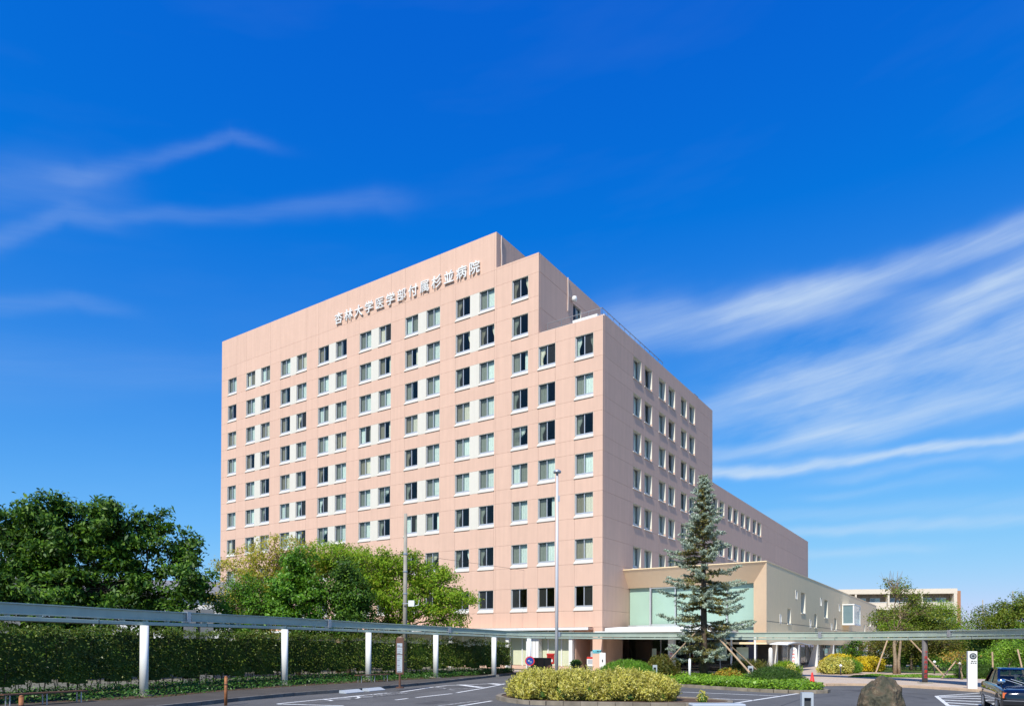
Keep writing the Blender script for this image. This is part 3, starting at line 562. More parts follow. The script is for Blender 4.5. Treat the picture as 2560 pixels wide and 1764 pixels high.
# ground floor under the left face
m = MB(); m.box(-45, -.82, -1.0, .3, 3.46, 3.64); m.build('canopy_slab', M['pink'], hosp)
MB().box(-45, -.80, -1.03, -1.0, 3.44, 3.66).build('slab_edge', M['white'], hosp)
MB().box(-.90, 0, 0, .9, 0, 3.69).build('corner_pier', M['pink'], hosp)
m = MB(); m.box(-45, -2.9, .42, .8, 0, .32); m.build('plinth', M['pink'], hosp)
m = MB(); m.box(-2.7, -.92, 3.0, 3.2, 0, 3.45); m.box(-2.9, -2.7, .4, 3.2, 0, 3.45); m.box(-2.7, -.9, .05, 3.0, 3.3, 3.45); m.build('porch_wall', M['pink'], hosp)
x = -45.0
while x < -3.2:
    x1 = min(x+1.36, -3.05)
    MB().box(x+.05, x1-.05, .60, .64, .36, 3.4).build('blind_pane', M['blind2'], hosp); MB().box(x-.05, x+.05, .50, .68, .3, 3.44).build('mullion', M['white'], hosp); x += 1.36
for xx in (-3.05, -9.6, -16.2, -22.7): MB().box(xx, xx+.34, -.25, .1, 0, 3.45).build('column', M['white'], hosp)
for k in range(4): MB().box(-7.44+k*.33, -7.14+k*.33, -.15, .45, 0, 3.1).build('duct_cover', M['white'], hosp)
bl = MB().box(-.88, -.09, -.03, -.004, 1.5, 1.78).build('entrance_plate', M['cyan'], hosp)
o = put(textmesh('入口専用', .2, .0, .006, 'CENTER', M['ink']), 'lettering', bl, (-.485, -.034, 1.56)); o.rotation_euler = (math.pi/2, 0, 0)

# ------------------------------------------------------------------ entrance pavilion (same axes as the hospital)
pav = thing('entrance_pavilion', 'low beige entrance hall with splayed picture frame front and small scattered windows', 'building', HC, HR)
PX, PY, PYE, PZ, GY, GX, GH = 12.23, 4.08, 76.4, 8.78, 5.2, 10.95, 7.25
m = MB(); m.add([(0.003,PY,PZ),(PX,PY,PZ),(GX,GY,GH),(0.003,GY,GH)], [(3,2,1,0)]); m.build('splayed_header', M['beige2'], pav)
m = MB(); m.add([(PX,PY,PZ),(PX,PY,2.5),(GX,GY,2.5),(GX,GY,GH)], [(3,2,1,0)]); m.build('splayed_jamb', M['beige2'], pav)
MB().box(.003, PX+.02, PY-.04, PY+.3, PZ, PZ+.07).build('coping', M['beige'], pav); MB().box(PX-.3, PX+.025, PY+.3, PYE, PZ, PZ+.07).build('coping', M['beige'], pav)
m = MB(); m.box(.01, PX-.31, PY+.31, PYE, PZ-.25, PZ-.05); m.build('roof', M['concrete'], pav)
mx = [0.0, 2.06, 4.36, 6.6, 8.8, GX]
for q, (a, b) in enumerate(zip(mx[:-1], mx[1:])):
    gp = MB(); gp.add([(a+.04,GY+.05,3.2),(b-.04,GY+.05,3.2),(b-.04,GY+.05,GH-.02),(a+.04,GY+.05,GH-.02)], [(0,1,2,3)]); gp = gp.build('glass_panel', M['glass'], pav)
    MB().box(a+.02+.03*(q%2), b-.06, GY+.30+.04*(q%3), GY+.32+.04*(q%3), 3.2+.06*((q*7)%3), GH+.1).build('roller_blind', M['blind'], gp)
    if q in (1, 3): [MB().box(a+.06, b-.06, GY+.01, GY+.05, z, z+.05).build('sash_rail', M['alu'], gp) for z in (3.98, GH-.09)]; MB().box(a+.05, a+.10, GY+.01, GY+.05, 4.03, GH-.09).build('sash_stile', M['alu'], gp)
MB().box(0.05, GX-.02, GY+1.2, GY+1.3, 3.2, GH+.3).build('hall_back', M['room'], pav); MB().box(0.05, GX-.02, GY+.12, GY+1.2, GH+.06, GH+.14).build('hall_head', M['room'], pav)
for a in mx[1:-1]: MB().box(a-.04, a+.04, GY-.02, GY+.12, 3.9, GH-.01).build('mullion', M['alu'], pav)
MB().box(0, GX, GY-.02, GY+.14, 3.84, 3.94).build('transom', M['alu'], pav)
# side wall with openings
def wall_holes(name, s0, s1, z0, z1, holes, x, depth, mat, parent):
    S = sorted({s0, s1}|{h[0] for h in holes}|{h[1] for h in holes}); Z = sorted({z0, z1}|{h[2] for h in holes}|{h[3] for h in holes}); m = MB()
    for a, b in zip(S[:-1], S[1:]):
        for c, d in zip(Z[:-1], Z[1:]):
            if not any(h[0] <= a and b <= h[1] and h[2] <= c and d <= h[3] for h in holes): m.add([(x,a,c),(x,b,c),(x,b,d),(x,a,d)], [(0,1,2,3)])
    return m.build(name, mat, parent)
TALL = [(11.31,12.68,4.13,5.45),(16.99,18.97,5.29,7.22),(23.44,24.85,4.06,5.43),(29.04,31.16,5.25,7.22),(35.52,37.02,4.04,5.42),(61.0,62.3,4.2,5.36),(66.4,69.0,5.24,7.16)]
SMALL = [(8.53,9.13,4.06,4.85),(14.67,15.4,6.46,7.25),(21.14,21.85,3.99,4.83),(26.72,27.5,6.43,7.27),(33.18,34.0,3.98,4.77),(38.71,39.6,6.37,7.17)]
wall_holes('side_wall', PY, PYE, 2.47, PZ, TALL+SMALL, PX, .5, M['beige'], pav)
MB().box(PX-3.2, PX-.001, PYE-.2, PYE, 0, PZ).build('end_wall', M['beige'], pav)
MB().box(PX-3.2, PX, PY+.02, PYE-.2, 2.30, 2.465).build('soffit', M['beige'], pav)
MB().box(PX-.004, PX+.006, PY+.02, PYE, 4.12, 4.15).build('joint_groove', M['joint'], pav)
for h, dp in [(h, .75) for h in TALL]+[(h, .10) for h in SMALL]:
    w = MB(); a, b, c, d = h; xi = PX-dp
    w.add([(PX,a,c),(PX,b,c),(PX,b,d),(PX,a,d),(xi,a,c),(xi,b,c),(xi,b,d),(xi,a,d)], [(0,4,5,1),(1,5,6,2),(2,6,7,3),(3,7,4,0)])
    o = w.build('window', M['reveal'] if dp > .5 else M['white'], pav)
    MB().box(xi-.03, xi, a, b, c, d).build('pane', M['aptglass'], o)
    if dp > .5: MB().box(PX-.05, PX+.05, a-.03, b+.05, c-.09, c).build('sill', M['reveal'], o)
    else: MB().box(PX, PX+.03, a-.04, a+.04, c, d).build('frame', M['white'], o)
# projecting bay window
bay = MB(); y0, y1, x1, z0, z1 = 41.2, 46.7, PX+1.3, 4.75, 7.32
bay.box(PX, x1+.06, y0-.06, y1+.06, z1-.14, z1); bay.box(PX, x1+.06, y0-.06, y1+.06, z0, z0+.2); bay.box(x1-.12, x1+.02, y0-.02, y0+.12, z0+.2, z1-.14); bay.box(x1-.12, x1+.02, y1-.12, y1+.02, z0+.2, z1-.14); bay.box(PX, PX+.1, y0-.02, y0+.12, z0+.2, z1-.14)
bo = bay.build('bay_window', M['white'], pav); MB().box(PX+.1, x1-.12, y0+.03, y0+.05, z0+.2, z1-.14).build('pane', M['aptglass'], bo); MB().box(x1-.04, x1-.02, y0+.12, y1-.12, z0+.2, z1-.14).build('pane', M['balcony'], bo)
MB().box(PX+.02, PX+.04, y0, y1, z0+.2, z1-.14).build('back_panel', M['blind'], bo)
# colonnade fins and recessed glazing
for y in (7.5, 16.2, 25.2, 35.0, 45.0, 54.8, 65.0):
    MB().add([(PX-.30,y-.2,2.3),(PX+.02,y-.2,2.3),(PX+.02,y-.2,0),(PX-.95,y-.2,0),(PX-.30,y+.25,2.3),(PX+.02,y+.25,2.3),(PX+.02,y+.25,0),(PX-.95,y+.25,0)], [(0,3,2,1),(4,5,6,7),(0,1,5,4),(1,2,6,5),(3,0,4,7)]).build('fin', M['white'], pav)
for k in range(24): MB().box(PX-2.55, PX-2.5, GY+1.0+k*2.9, GY+3.8+k*2.9, .05, 2.3).build('glazing', M['darkglass'], pav); MB().box(PX-2.6, PX-2.46, GY+.9+k*2.9, GY+1.0+k*2.9, 0, 2.3).build('mullion', M['alu'], pav)
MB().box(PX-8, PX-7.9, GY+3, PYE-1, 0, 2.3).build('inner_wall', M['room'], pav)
# porch awning, entrance canopy, lobby
m = MB(); pr = [(4.6+9.4*t, 2.28+.16*math.sin(math.pi*min(1, t*1.25))) for t in np.linspace(0, 1, 12)]
for (a, b) in zip(pr[:-1], pr[1:]): m.add([(PX+.1,a[0],a[1]),(PX+1.5,a[0],a[1]-.03),(PX+1.5,b[0],b[1]-.03),(PX+.1,b[0],b[1]),(PX+.1,a[0],a[1]+.07),(PX+1.5,a[0],a[1]+.04),(PX+1.5,b[0],b[1]+.04),(PX+.1,b[0],b[1]+.07)], [(3,2,1,0),(4,5,6,7),(0,1,5,4),(1,2,6,5),(2,3,7,6),(3,0,4,7)])
m.build('porch_awning', M['white'], pav)
m = MB(); m.extr([(-1.2,3.30),(-1.2,3.56),(1.5,3.72),(GY-.03,3.83),(GY-.03,3.30)], .83, 9.6); m.build('entrance_canopy', M['white'], pav)
MB().box(.05, 10.2, -1.5, 3.6, 3.22, 3.297).build('canopy_edge', M['white'], pav)
MB().box(0, GX, GY+.2, GY+.26, .02, 3.2).build('lobby_glazing', M['darkglass'], pav)
MB().box(0, GX+1, GY+5, GY+5.2, 0, 3.8).build('lobby_wall', M['room'], pav); MB().box(0.02, PX-2.6, GY+.3, GY+5, -.02, .07).build('lobby_floor', M['grey'], pav); MB().box(0, PX-2.6, GY+.3, GY+5.2, 3.3, 3.5).build('lobby_ceiling', M['room'], pav)
for xx in (3.0, 5.6, 8.2): MB().box(xx-.03, xx+.03, GY+.15, GY+.3, 0, 3.2).build('lobby_mullion', M['alu'], pav)
for (a, b, c, d, k) in [(7.9,8.75,.95,2.05,'poster'),(9.55,10.5,.95,2.05,'poster'),(10.5,11.2,.2,3.0,'bluepanel'),(2.2,2.6,1.2,1.9,'poster')]:
    MB().box(a, b, GY+.14, GY+.17, c, d).build('notice', M[k], pav)
for (xx, yy) in ((11.36,PY),(9.49,PY)): MB().box(xx-.06, xx+.06, yy-.06, yy+.06, 0, 3.22).build('canopy_post', M['white'], pav)
cl = MB().box(5.35, 5.85, 1.0, 1.4, 0, 3.22).build('notice_column', M['white'], pav)
def vtext(s, size, parent, loc, mat, step, flip=0.0):
    for k, ch in enumerate(s):
        o = put(textmesh(ch, size, 0, .004, 'CENTER', mat), 'lettering', parent, (loc[0], loc[1], loc[2]-k*step)); o.rotation_euler = (math.pi/2, 0, flip)
vtext('敷地内禁煙', .24, cl, (5.6, .994, 2.0), M['red'], .30)

# ------------------------------------------------------------------ covered walkway
CAN = [(-22.5,14.0,2.95,3.58),(-17.38,23.5,2.95,3.58),(-14.94,27.8,2.91,3.53),(-11.81,35.0,2.93,3.55),(-8.31,40.5,2.87,3.46),(-4.8,44.0,2.79,3.35),(-1.74,47.0,2.71,3.22),(1.08,49.0,2.64,3.12),(8.09,50.2,2.61,3.1),(14.72,49.0,2.6,3.1),(20.46,46.0,2.56,3.1),(23.59,40.0,2.55,3.08),(23.57,34.0,2.57,3.03),(21.9,28.5,2.52,3.0),(18.5,23.0,2.52,3.0)]
walk = thing('covered_walkway', 'long curved blue grey steel walkway roof on white posts ringing the turning circle', 'walkway', (0,0,0))
CP = resample(smooth_path(CAN, 1.0), 1.0); ct, cn = nrm2(CP)
def sweep(name, prof, mat, parent, i0=0, i1=None):     # prof: list of (offset outward, z as fn of (zfb, zbt))
    m = MB(); i1 = len(CP) if i1 is None else i1; n = len(prof); vs = []; fs = []
    for i in range(i0, i1):
        for (o, fz) in prof: vs.append((CP[i][0]+cn[i][0]*o, CP[i][1]+cn[i][1]*o, fz(CP[i][2], CP[i][3])))
    k = i1-i0
    for i in range(k-1):
        for j in range(n): fs.append((i*n+j, i*n+(j+1)%n, (i+1)*n+(j+1)%n, (i+1)*n+j))
    fs += [tuple(range(n-1,-1,-1)), tuple(range((k-1)*n, k*n))]
    m.add(vs, fs); return m.build(name, mat, parent)
F = lambda a, b: (lambda zf, zb: zf+(zb-zf)*a+b)
sweep('roof_deck', [(.12, F(.06,0)), (2.5, F(.16,0)), (2.5, F(.24,0)), (.12, F(.20,0))], M['steel2'], walk)
sweep('fascia', [(0, F(0,0)), (.12, F(0,0)), (.12, F(.25,0)), (0.0, F(.25,0)), (-.03, F(.22,0)), (-.03, F(.03,0))], M['steel'], walk)
sweep('rear_fascia', [(2.5, F(.10,0)), (2.58, F(.10,0)), (2.58, F(.30,0)), (2.5, F(.30,0))], M['steel'], walk)
JN = [i for i in range(0, len(CP), 9)]+[len(CP)-1]
for a, b in zip(JN[:-1], JN[1:]):
    if b-a < 2: continue
    bm_ = sweep('beam', [(-.02, F(.36,0)), (.26, F(.36,0)), (.26, F(.42,0)), (.16, F(.42,0)), (.16, F(.93,0)), (.26, F(.93,0)), (.26, F(1.0,0)), (-.02, F(1.0,0)), (-.02, F(.93,0)), (.04, F(.91,0)), (.04, F(.44,0)), (-.02, F(.42,0))], M['steel'], walk, a, b+1)
    p = CP[b]; an = math.atan2(ct[b][1], ct[b][0])
    MB().box(-.10, .10, -.05, .28, p[2]+(p[3]-p[2])*.30, p[3]+.025).build('splice_plate', M['galv'], walk, loc=(p[0],p[1],0), rz=an)
for b in JN[1:-1]:
    p = CP[b]; an = math.atan2(ct[b][1], ct[b][0]); z0 = p[2]+(p[3]-p[2])*.48; z1 = p[2]+(p[3]-p[2])*.88; m = MB()
    for dx in (-.2,-.13,.13,.2):
        for z in (z0, (z0+z1)/2, z1): m.tube([(dx,.0,z),(dx,.05,z)], .022, 6)
    m.build('bolts', M['galv'], walk, loc=(p[0],p[1],0), rz=an)
for i in range(4, len(CP)-1, 5):
    p = CP[i]; an = math.atan2(ct[i][1], ct[i][0]); MB().box(-.012,.012,-.035,.0,p[2],p[2]+(p[3]-p[2])*.25).build('fascia_seam', M['seam'], walk, loc=(p[0],p[1],0), rz=an)
for i in range(1, len(CP), 1):
    p = CP[i]; an = math.atan2(ct[i][1], ct[i][0])
    MB().box(-.05, .05, .02, .22, p[2]+(p[3]-p[2])*.20, p[2]+(p[3]-p[2])*.37).build('bracket', M['steel'], walk, loc=(p[0],p[1],0), rz=an)
POSTS = [(-19.2,20.6),(-15.0,28.2),(-12.14,36.0),(-8.51,41.3),(-4.91,44.6),(-1.77,47.6),(1.11,49.9),(23.95,40.2),(22.2,28.2)]
for k, (x, y) in enumerate(POSTS):
    j = int(np.argmin(((CP[:,:2]-np.array([x,y]))**2).sum(1))); p = CP[j]; of, bk = (-.15, .25) if k < 7 else (.12, 0); px, py = p[0]+cn[j][0]*of-ct[j][0]*bk, p[1]+cn[j][1]*of-ct[j][1]*bk; an = math.atan2(cn[j][1], cn[j][0])
    w = .21; po = MB().lathe([(1,.02),(1,p[2]-.004)], 24, sx=.20 if k < 7 else .15, sy=.14).build('post', M['white'] if k < 7 else M['postgrey'], walk, True, loc=(px,py,0), rz=an)
    k < 7 and MB().tube([(.235,-.06,.05),(.235,-.06,p[2]-.004)], .045, 8).build('downpipe', M['white'], po)
    MB().box(-.33, .38, -.2, .2, .0, .13).build('base_plate', M['concrete'], po)
    if k == 7: vtext('敷地内は禁煙', .22, po, (-.08,-.16,1.75), M['redpaint'], .27, 0)

# ------------------------------------------------------------------ vegetation
def tree(name, label, base, th, tr, lobes, leaf, mat, bark, ncl, per, sig, group=None, droop=.0, up=.5, ratio=.45, cat='tree', twig=.018, shell=2.2, lean=(0,0), core=True):
    t = thing(name, label, cat, base, 0, group); wood = MB(); P = []; N = []
    top = Vector((lean[0], lean[1], th)); wood.tube([(0,0,-.1), (lean[0]*.3+.03,lean[1]*.3,th*.35), (lean[0]*.6-.03,lean[1]*.6+.04,th*.7), tuple(top)], [tr*1.25, tr, tr*.85, tr*.7], 8)
    vol = sum(l[3]*l[4]*l[5] for l in lobes)
    for (cx, cy, cz, rx, ry, rz) in lobes:
        c = Vector((cx,cy,cz)); mid = top.lerp(c, .5)+Vector((random.uniform(-.2,.2)*rx, random.uniform(-.2,.2)*ry, .12*rz)); ra = max(.025, tr*.45)
        s0 = Vector((lean[0]*.8, lean[1]*.8, th*random.uniform(.62,.98)))
        wood.tube([s0, s0.lerp(mid, .55)+Vector((0,0,.1)), mid, c], [ra, ra*.8, ra*.6, ra*.35], 6)
        k = max(4, int(ncl*rx*ry*rz/vol)); d = unit(k); r = rng.random(k)**(1/shell); pts = np.array(c)+d*np.array([rx,ry,rz])*r[:,None]
        for q in range(k):
            st = mid.lerp(c, random.uniform(.2,1.0)); e = Vector(pts[q]); mm = st.lerp(e, .5)+Vector((0,0,.06*rz))
            wood.tube([st, mm, e], [ra*.3, twig, twig*.35], 4, False)
        cen = np.repeat(pts, per, 0); off = rng.normal(size=cen.shape)*np.array([sig, sig, sig*.65]); P.append(cen+off)
        out = np.repeat(d, per, 0); N.append(out*.5+np.array([0,-.15,up])+rng.normal(size=cen.shape)*.55)
    wood.build('trunk', bark, t, True); P = np.concatenate(P); N = np.concatenate(N)
    me = leafmesh('crown', P, N, leaf*rng.uniform(.65,1.3,len(P)), ratio, mat, droop); put(me, 'crown', t); return t
# big evergreens on the left
tree('broadleaf_tree', 'large dark glossy evergreen tree at the left edge, behind the hedge', (-26.3,42.5,0), 4.5, .24,
     [(-3.6,0,8.0,2.8,2.6,2.6),(-.8,-.6,9.0,3.0,2.8,2.5),(1.4,.4,9.2,2.1,2.4,2.3),(-4.4,-.4,4.4,2.6,2.4,1.9),(-1.4,-1.2,5.2,3.2,2.6,2.2),(1.8,-.6,5.6,2.6,2.4,2.4),(.2,-.8,2.9,3.6,2.2,1.6)], .29, L['ever'], M['bark'], 480, 110, .31, ratio=.42, droop=.25)
tree('broadleaf_tree', 'second dark evergreen with sky showing through gaps, right of the leftmost big tree', (-22.7,43.5,0), 4.2, .2,
     [(.1,0,9.2,1.3,1.5,1.7),(1.7,.2,7.8,1.6,1.6,1.5),(2.6,-.3,5.8,1.6,1.8,1.7),(.2,-.5,4.6,2.0,1.9,1.7),(2.0,-.4,3.3,2.2,1.8,1.4),(-.9,.2,6.6,1.4,1.5,1.4)], .28, L['ever'], M['bark'], 170, 100, .29, ratio=.42, droop=.25)
# autumn cherries in front of the pink facade
tree('cherry_tree', 'yellowing half bare cherry tree at the left foot of the pink tower', (-18.6,52,0), 3.6, .20,
     [(-1.2,0,7.6,2.6,2.0,1.9),(1.2,.2,8.9,2.2,2.0,1.7),(3.0,0,8.2,1.9,1.8,1.4),(-2.6,.2,5.6,1.8,1.6,1.5),(0.6,-.3,6.3,2.6,1.9,1.7),(-.4,0,4.0,2.4,1.8,1.2)], .19, L['cherry'], M['bark2'], 330, 44, .30, droop=.2, twig=.018, shell=2.8)
tree('cherry_tree', 'spreading yellow green cherry tree behind the two rounded green trees', (-13.4,53.5,0), 4.0, .20,
     [(-.6,0,8.9,2.4,2.0,1.5),(1.4,0,8.2,2.0,1.9,1.5),(-2.6,0,7.7,1.8,1.6,1.4),(3.0,-.2,7.0,1.7,1.6,1.4)], .19, L['cherry2'], M['bark2'], 260, 66, .29, droop=.2, twig=.018, shell=2.8)
tree('cherry_tree', 'wide yellow green cherry tree behind the utility pole', (-8.2,49.5,0), 3.4, .19,
     [(-1.6,0,7.6,1.7,1.5,1.5),(.6,0,7.4,1.9,1.6,1.5),(2.6,0,6.6,1.8,1.6,1.4),(4.0,-.2,5.4,1.7,1.5,1.1),(-1.3,-.3,5.6,1.7,1.5,1.4),(1.2,-.3,5.0,1.9,1.6,1.2),(3.4,-.2,3.9,1.9,1.4,.9),(-.4,-.2,3.7,1.8,1.4,1.0)], .19, L['cherry2'], M['bark'], 330, 84, .28, droop=.25, twig=.018, shell=2.3)
tree('round_tree', 'tall dense bright green tree in front of the yellowing cherries', (-14.2,46,0), 2.6, .15,
     [(0,0,7.4,1.1,1.2,1.4),(-.7,0,5.8,1.5,1.4,1.4),(.6,-.3,5.4,1.4,1.4,1.5),(-1.0,-.3,4.0,1.7,1.5,1.2),(.7,-.3,3.6,1.6,1.5,1.2)], .21, L['camph'], M['bark'], 210, 100, .25, droop=.2)
tree('round_tree', 'dense dark green rounded tree right beside the tall bright green one', (-10.9,46.2,0), 2.4, .14,
     [(-.2,0,6.7,1.2,1.2,1.2),(-.6,0,5.3,1.4,1.4,1.4),(.5,-.1,4.9,1.3,1.4,1.4),(0,-.3,3.6,1.7,1.5,1.2)], .19, L['ever'], M['bark'], 230, 74, .26, droop=.2)
tree('small_tree', 'small yellow tinged green tree low beside the dark evergreens', (-17.7,45.5,0), 1.8, .1,
     [(0,0,5.7,1.2,1.3,1.1),(-.9,0,4.5,1.2,1.2,1.0),(.9,-.2,4.6,1.2,1.3,1.1),(0,-.2,3.0,1.8,1.4,.9)], .15, L['camph'], M['bark'], 200, 60, .24)
# trees on the right
rt = tree('young_tree', 'slender staked tree with twin trunks on the lawn, partly bare top', (29.3,53,0), 3.2, .13,
     [(.2,0,6.6,.9,.9,1.0),(1.3,0,5.8,1.0,.9,.8),(2.2,0,5.0,1.1,1.0,.7),(.9,0,4.8,1.2,1.0,.8),(-.9,0,4.4,1.0,1.0,.7),(.6,-.1,3.5,1.4,1.0,.6)], .17, L['mixed'], M['bark2'], 210, 20, .24, twig=.02, shell=2.4)
MB().tube([(.32,0,-.05),(.30,.03,1.1),(.42,0,2.2),(.5,.05,3.4),(.35,0,5.8)], [.14,.11,.09,.07,.03], 8).build('second_trunk', M['bark2'], rt, True)
m = MB()
for k in range(26):
    a = random.uniform(-.9,.5); m.tube([(.1*a,0,6.2),(a*.7,random.uniform(-.3,.3),7.0),(a*1.15,random.uniform(-.4,.4),7.1+random.uniform(.2,.9))], [.02,.013,.005], 4, False)
m.build('bare_twigs', M['bark2'], rt)
for q, (a, b, lb) in enumerate([((27.2,51.9,0),(29.0,53,3.4),'left'),((32.2,51.6,0),(29.8,53,3.4),'right')]):
    o = MB().tube([a, b], .055, 6).build('support_stake', M['stake'], None); tag(o, f'wooden stake leaning in from the {lb} against the twin trunk tree on the lawn', 'stake', 'stakes of the lawn tree')
for args in [
    ('broadleaf_tree','olive green tree in front of the far apartment block, right of the twin trunk tree',(40.5,70,0),2.6,.16,[(0,0,5.2,2.4,2,1.5),(-2.4,0,4.6,1.8,1.6,1.3),(2.2,0,4.5,1.8,1.6,1.3),(.2,-.4,3.2,3.0,2,1.2)],.22,L['mixed'],M['bark'],300,66,.34),
    ('broadleaf_tree','thin leaved autumn tree at the right end of the far apartment block',(49.6,80,0),3,.15,[(0,0,6.2,2.0,1.8,1.3),(1.8,0,4.8,1.8,1.6,1.3),(-.8,0,4.2,2.2,1.8,1.3)],.20,L['cherry2'],M['bark'],230,30,.4),
    ('broadleaf_tree','bushy dark green tree at the right picture edge above the walkway',(42.6,60,0),2.6,.17,[(-.8,0,4.6,1.8,1.7,1.2),(1.6,0,5.4,2.2,1.9,1.5),(4.2,0,5.4,2.4,2.0,1.7),(.8,-.4,3.3,3.0,2.0,1.3),(4.4,-.4,3.4,2.4,2.0,1.3)],.2,L['mixed'],M['bark'],380,74,.32),
    ('small_tree','yellow green sapling low behind the bay window end of the beige hall',(36.4,66,0),1.6,.09,[(0,0,3.6,1.3,1.2,1.1),(-1.0,0,2.8,1.2,1.1,.9),(1.1,0,2.7,1.3,1.1,.9)],.17,L['cherry2'],M['bark'],150,36,.3),
    ('small_tree','bright lime leaved tree seen under the walkway between the grey post and the pylon',(33.4,46.5,0),1.1,.06,[(0,0,2.0,1.0,.9,.7),(-.9,0,1.6,.8,.8,.5),(.8,0,1.5,.8,.8,.6)],.13,L['coverb'],M['bark2'],130,40,.24),
    ('small_tree','orange tinted sapling seen under the walkway just right of the grey post',(28.9,44.5,0),.9,.05,[(0,0,1.6,.8,.7,.35),(-.9,0,1.45,.6,.6,.3)],.12,L['orange'],M['bark2'],50,20,.2),
    ('evergreen_tree','dark green tree seen under the walkway behind the black car',(41.5,50,0),1.5,.12,[(0,0,2.6,2.2,1.6,1.4),(-3.0,.4,2.5,1.8,1.5,1.4),(3.0,0,2.6,2.0,1.6,1.5)],.17,L['camph'],M['bark'],300,60,.3),
    ('evergreen_tree','shaded dark tree behind the lawn, left of the grey post',(34.6,60,0),1.6,.12,[(0,0,2.4,2.0,1.5,1.5),(-2.6,0,2.2,1.5,1.4,1.4),(2.6,0,2.3,1.9,1.5,1.5)],.17,L['olive'],M['bark'],280,44,.3)]:
    tree(*args)
# ------------------------------------------------------------------ blue spruce
def spruce():
    t = thing('spruce_tree', 'tall blue grey spruce with layered branches in front of the entrance hall', 'tree', (11.9,43,.12)); H = 12.6
    wood = MB(); wood.tube([(0,0,-.1),(.02,0,3),(.0,.03,7),(0,0,11),(.03,0,H)], [.27,.2,.13,.06,.012], 10)
    P = []; T = []; N = []; Q = []
    prof = [(1.3,2.4),(2.3,2.8),(3.2,3.3),(4.2,3.1),(5.2,2.5),(6.2,2.55),(7.2,2.35),(8.2,1.75),(9.4,1.35),(10.6,.85),(11.6,.45),(12.5,.08)]
    z = 1.3; wh = 0.0
    while z < H-.04:
        r0 = np.interp(z, [p[0] for p in prof], [p[1] for p in prof]); wh += 2.39996; a = wh+random.uniform(-.35,.35); Lb = r0*random.uniform(.42,1.14)
        if z < 8.5 and random.random() < .34: z += .06; continue
        droop_ = np.interp(z, [1,7,10,12.6], [-.20,-.10,.12,.55]); d = Vector((math.cos(a), math.sin(a), 0)); pts = []
        for u in np.linspace(0, 1, 6): pts.append(Vector((d.x*Lb*u, d.y*Lb*u, z+Lb*(droop_*math.sin(u*1.9)+.16*u*u)+random.uniform(-.02,.02))))
        wood.tube(pts, [max(.006,.03*(1-u*.85)*min(1, Lb/1.5)) for u in np.linspace(0,1,6)], 5, False)
        s = d.cross(Vector((0,0,1))); nsub = max(4, int(Lb*7.5))
        for j in range(nsub):
            u = .14+.86*j/(nsub-1); i = min(4, int(u*5)); f = u*5-i; p = pts[i].lerp(pts[i+1], f); inner = u < .5
            sl = (.14+.44*(1-u)*min(1.3, Lb/1.7))*random.uniform(.55,1.2) if u < .97 else .18
            for sg in (-1, 1):
                td = (d*.8+s*sg*.8+Vector((0,0,random.uniform(-.45,.5)))).normalized(); e = p+td*sl; nt = max(2, int(sl/.10))
                for q in range(nt+1):
                    w = p.lerp(e, q/nt)
                    for _ in range(6):
                        v = Vector(tuple(rng.normal(size=3))); v = (td*.8+v*.8+Vector((0,0,.25))).normalized()
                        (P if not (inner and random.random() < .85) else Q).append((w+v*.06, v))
        z += np.interp(z, [1,4,8,11,12.6], [.075,.075,.06,.045,.05])
    wood.build('trunk', M['bark'], t, True)
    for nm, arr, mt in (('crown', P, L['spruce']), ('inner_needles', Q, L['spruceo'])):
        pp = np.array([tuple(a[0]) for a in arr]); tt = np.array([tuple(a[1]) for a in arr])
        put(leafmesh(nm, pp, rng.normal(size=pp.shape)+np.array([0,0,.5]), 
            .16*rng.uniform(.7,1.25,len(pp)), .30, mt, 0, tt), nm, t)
    return t
spruce()
for q, (a, b, lb) in enumerate([((8.2,41.0,.1),(11.7,43,3.3),'dark wooden prop leaning from the lower left against the blue spruce'),((13.9,39.0,.1),(12.1,42.9,3.4),'pale thick wooden prop leaning from the right foot of the blue spruce'),((15.6,42.3,.1),(12.1,43,3.5),'thin far prop leaning from the right against the blue spruce')]):
    o = MB().tube([a, Vector(a).lerp(Vector(b), .5)+Vector((0,0,.03)), b], [.058 if q == 1 else .045]*3, 8).build('support_prop', M['stake' if q == 1 else 'bark2'], None); tag(o, lb, 'prop', 'props of the spruce')
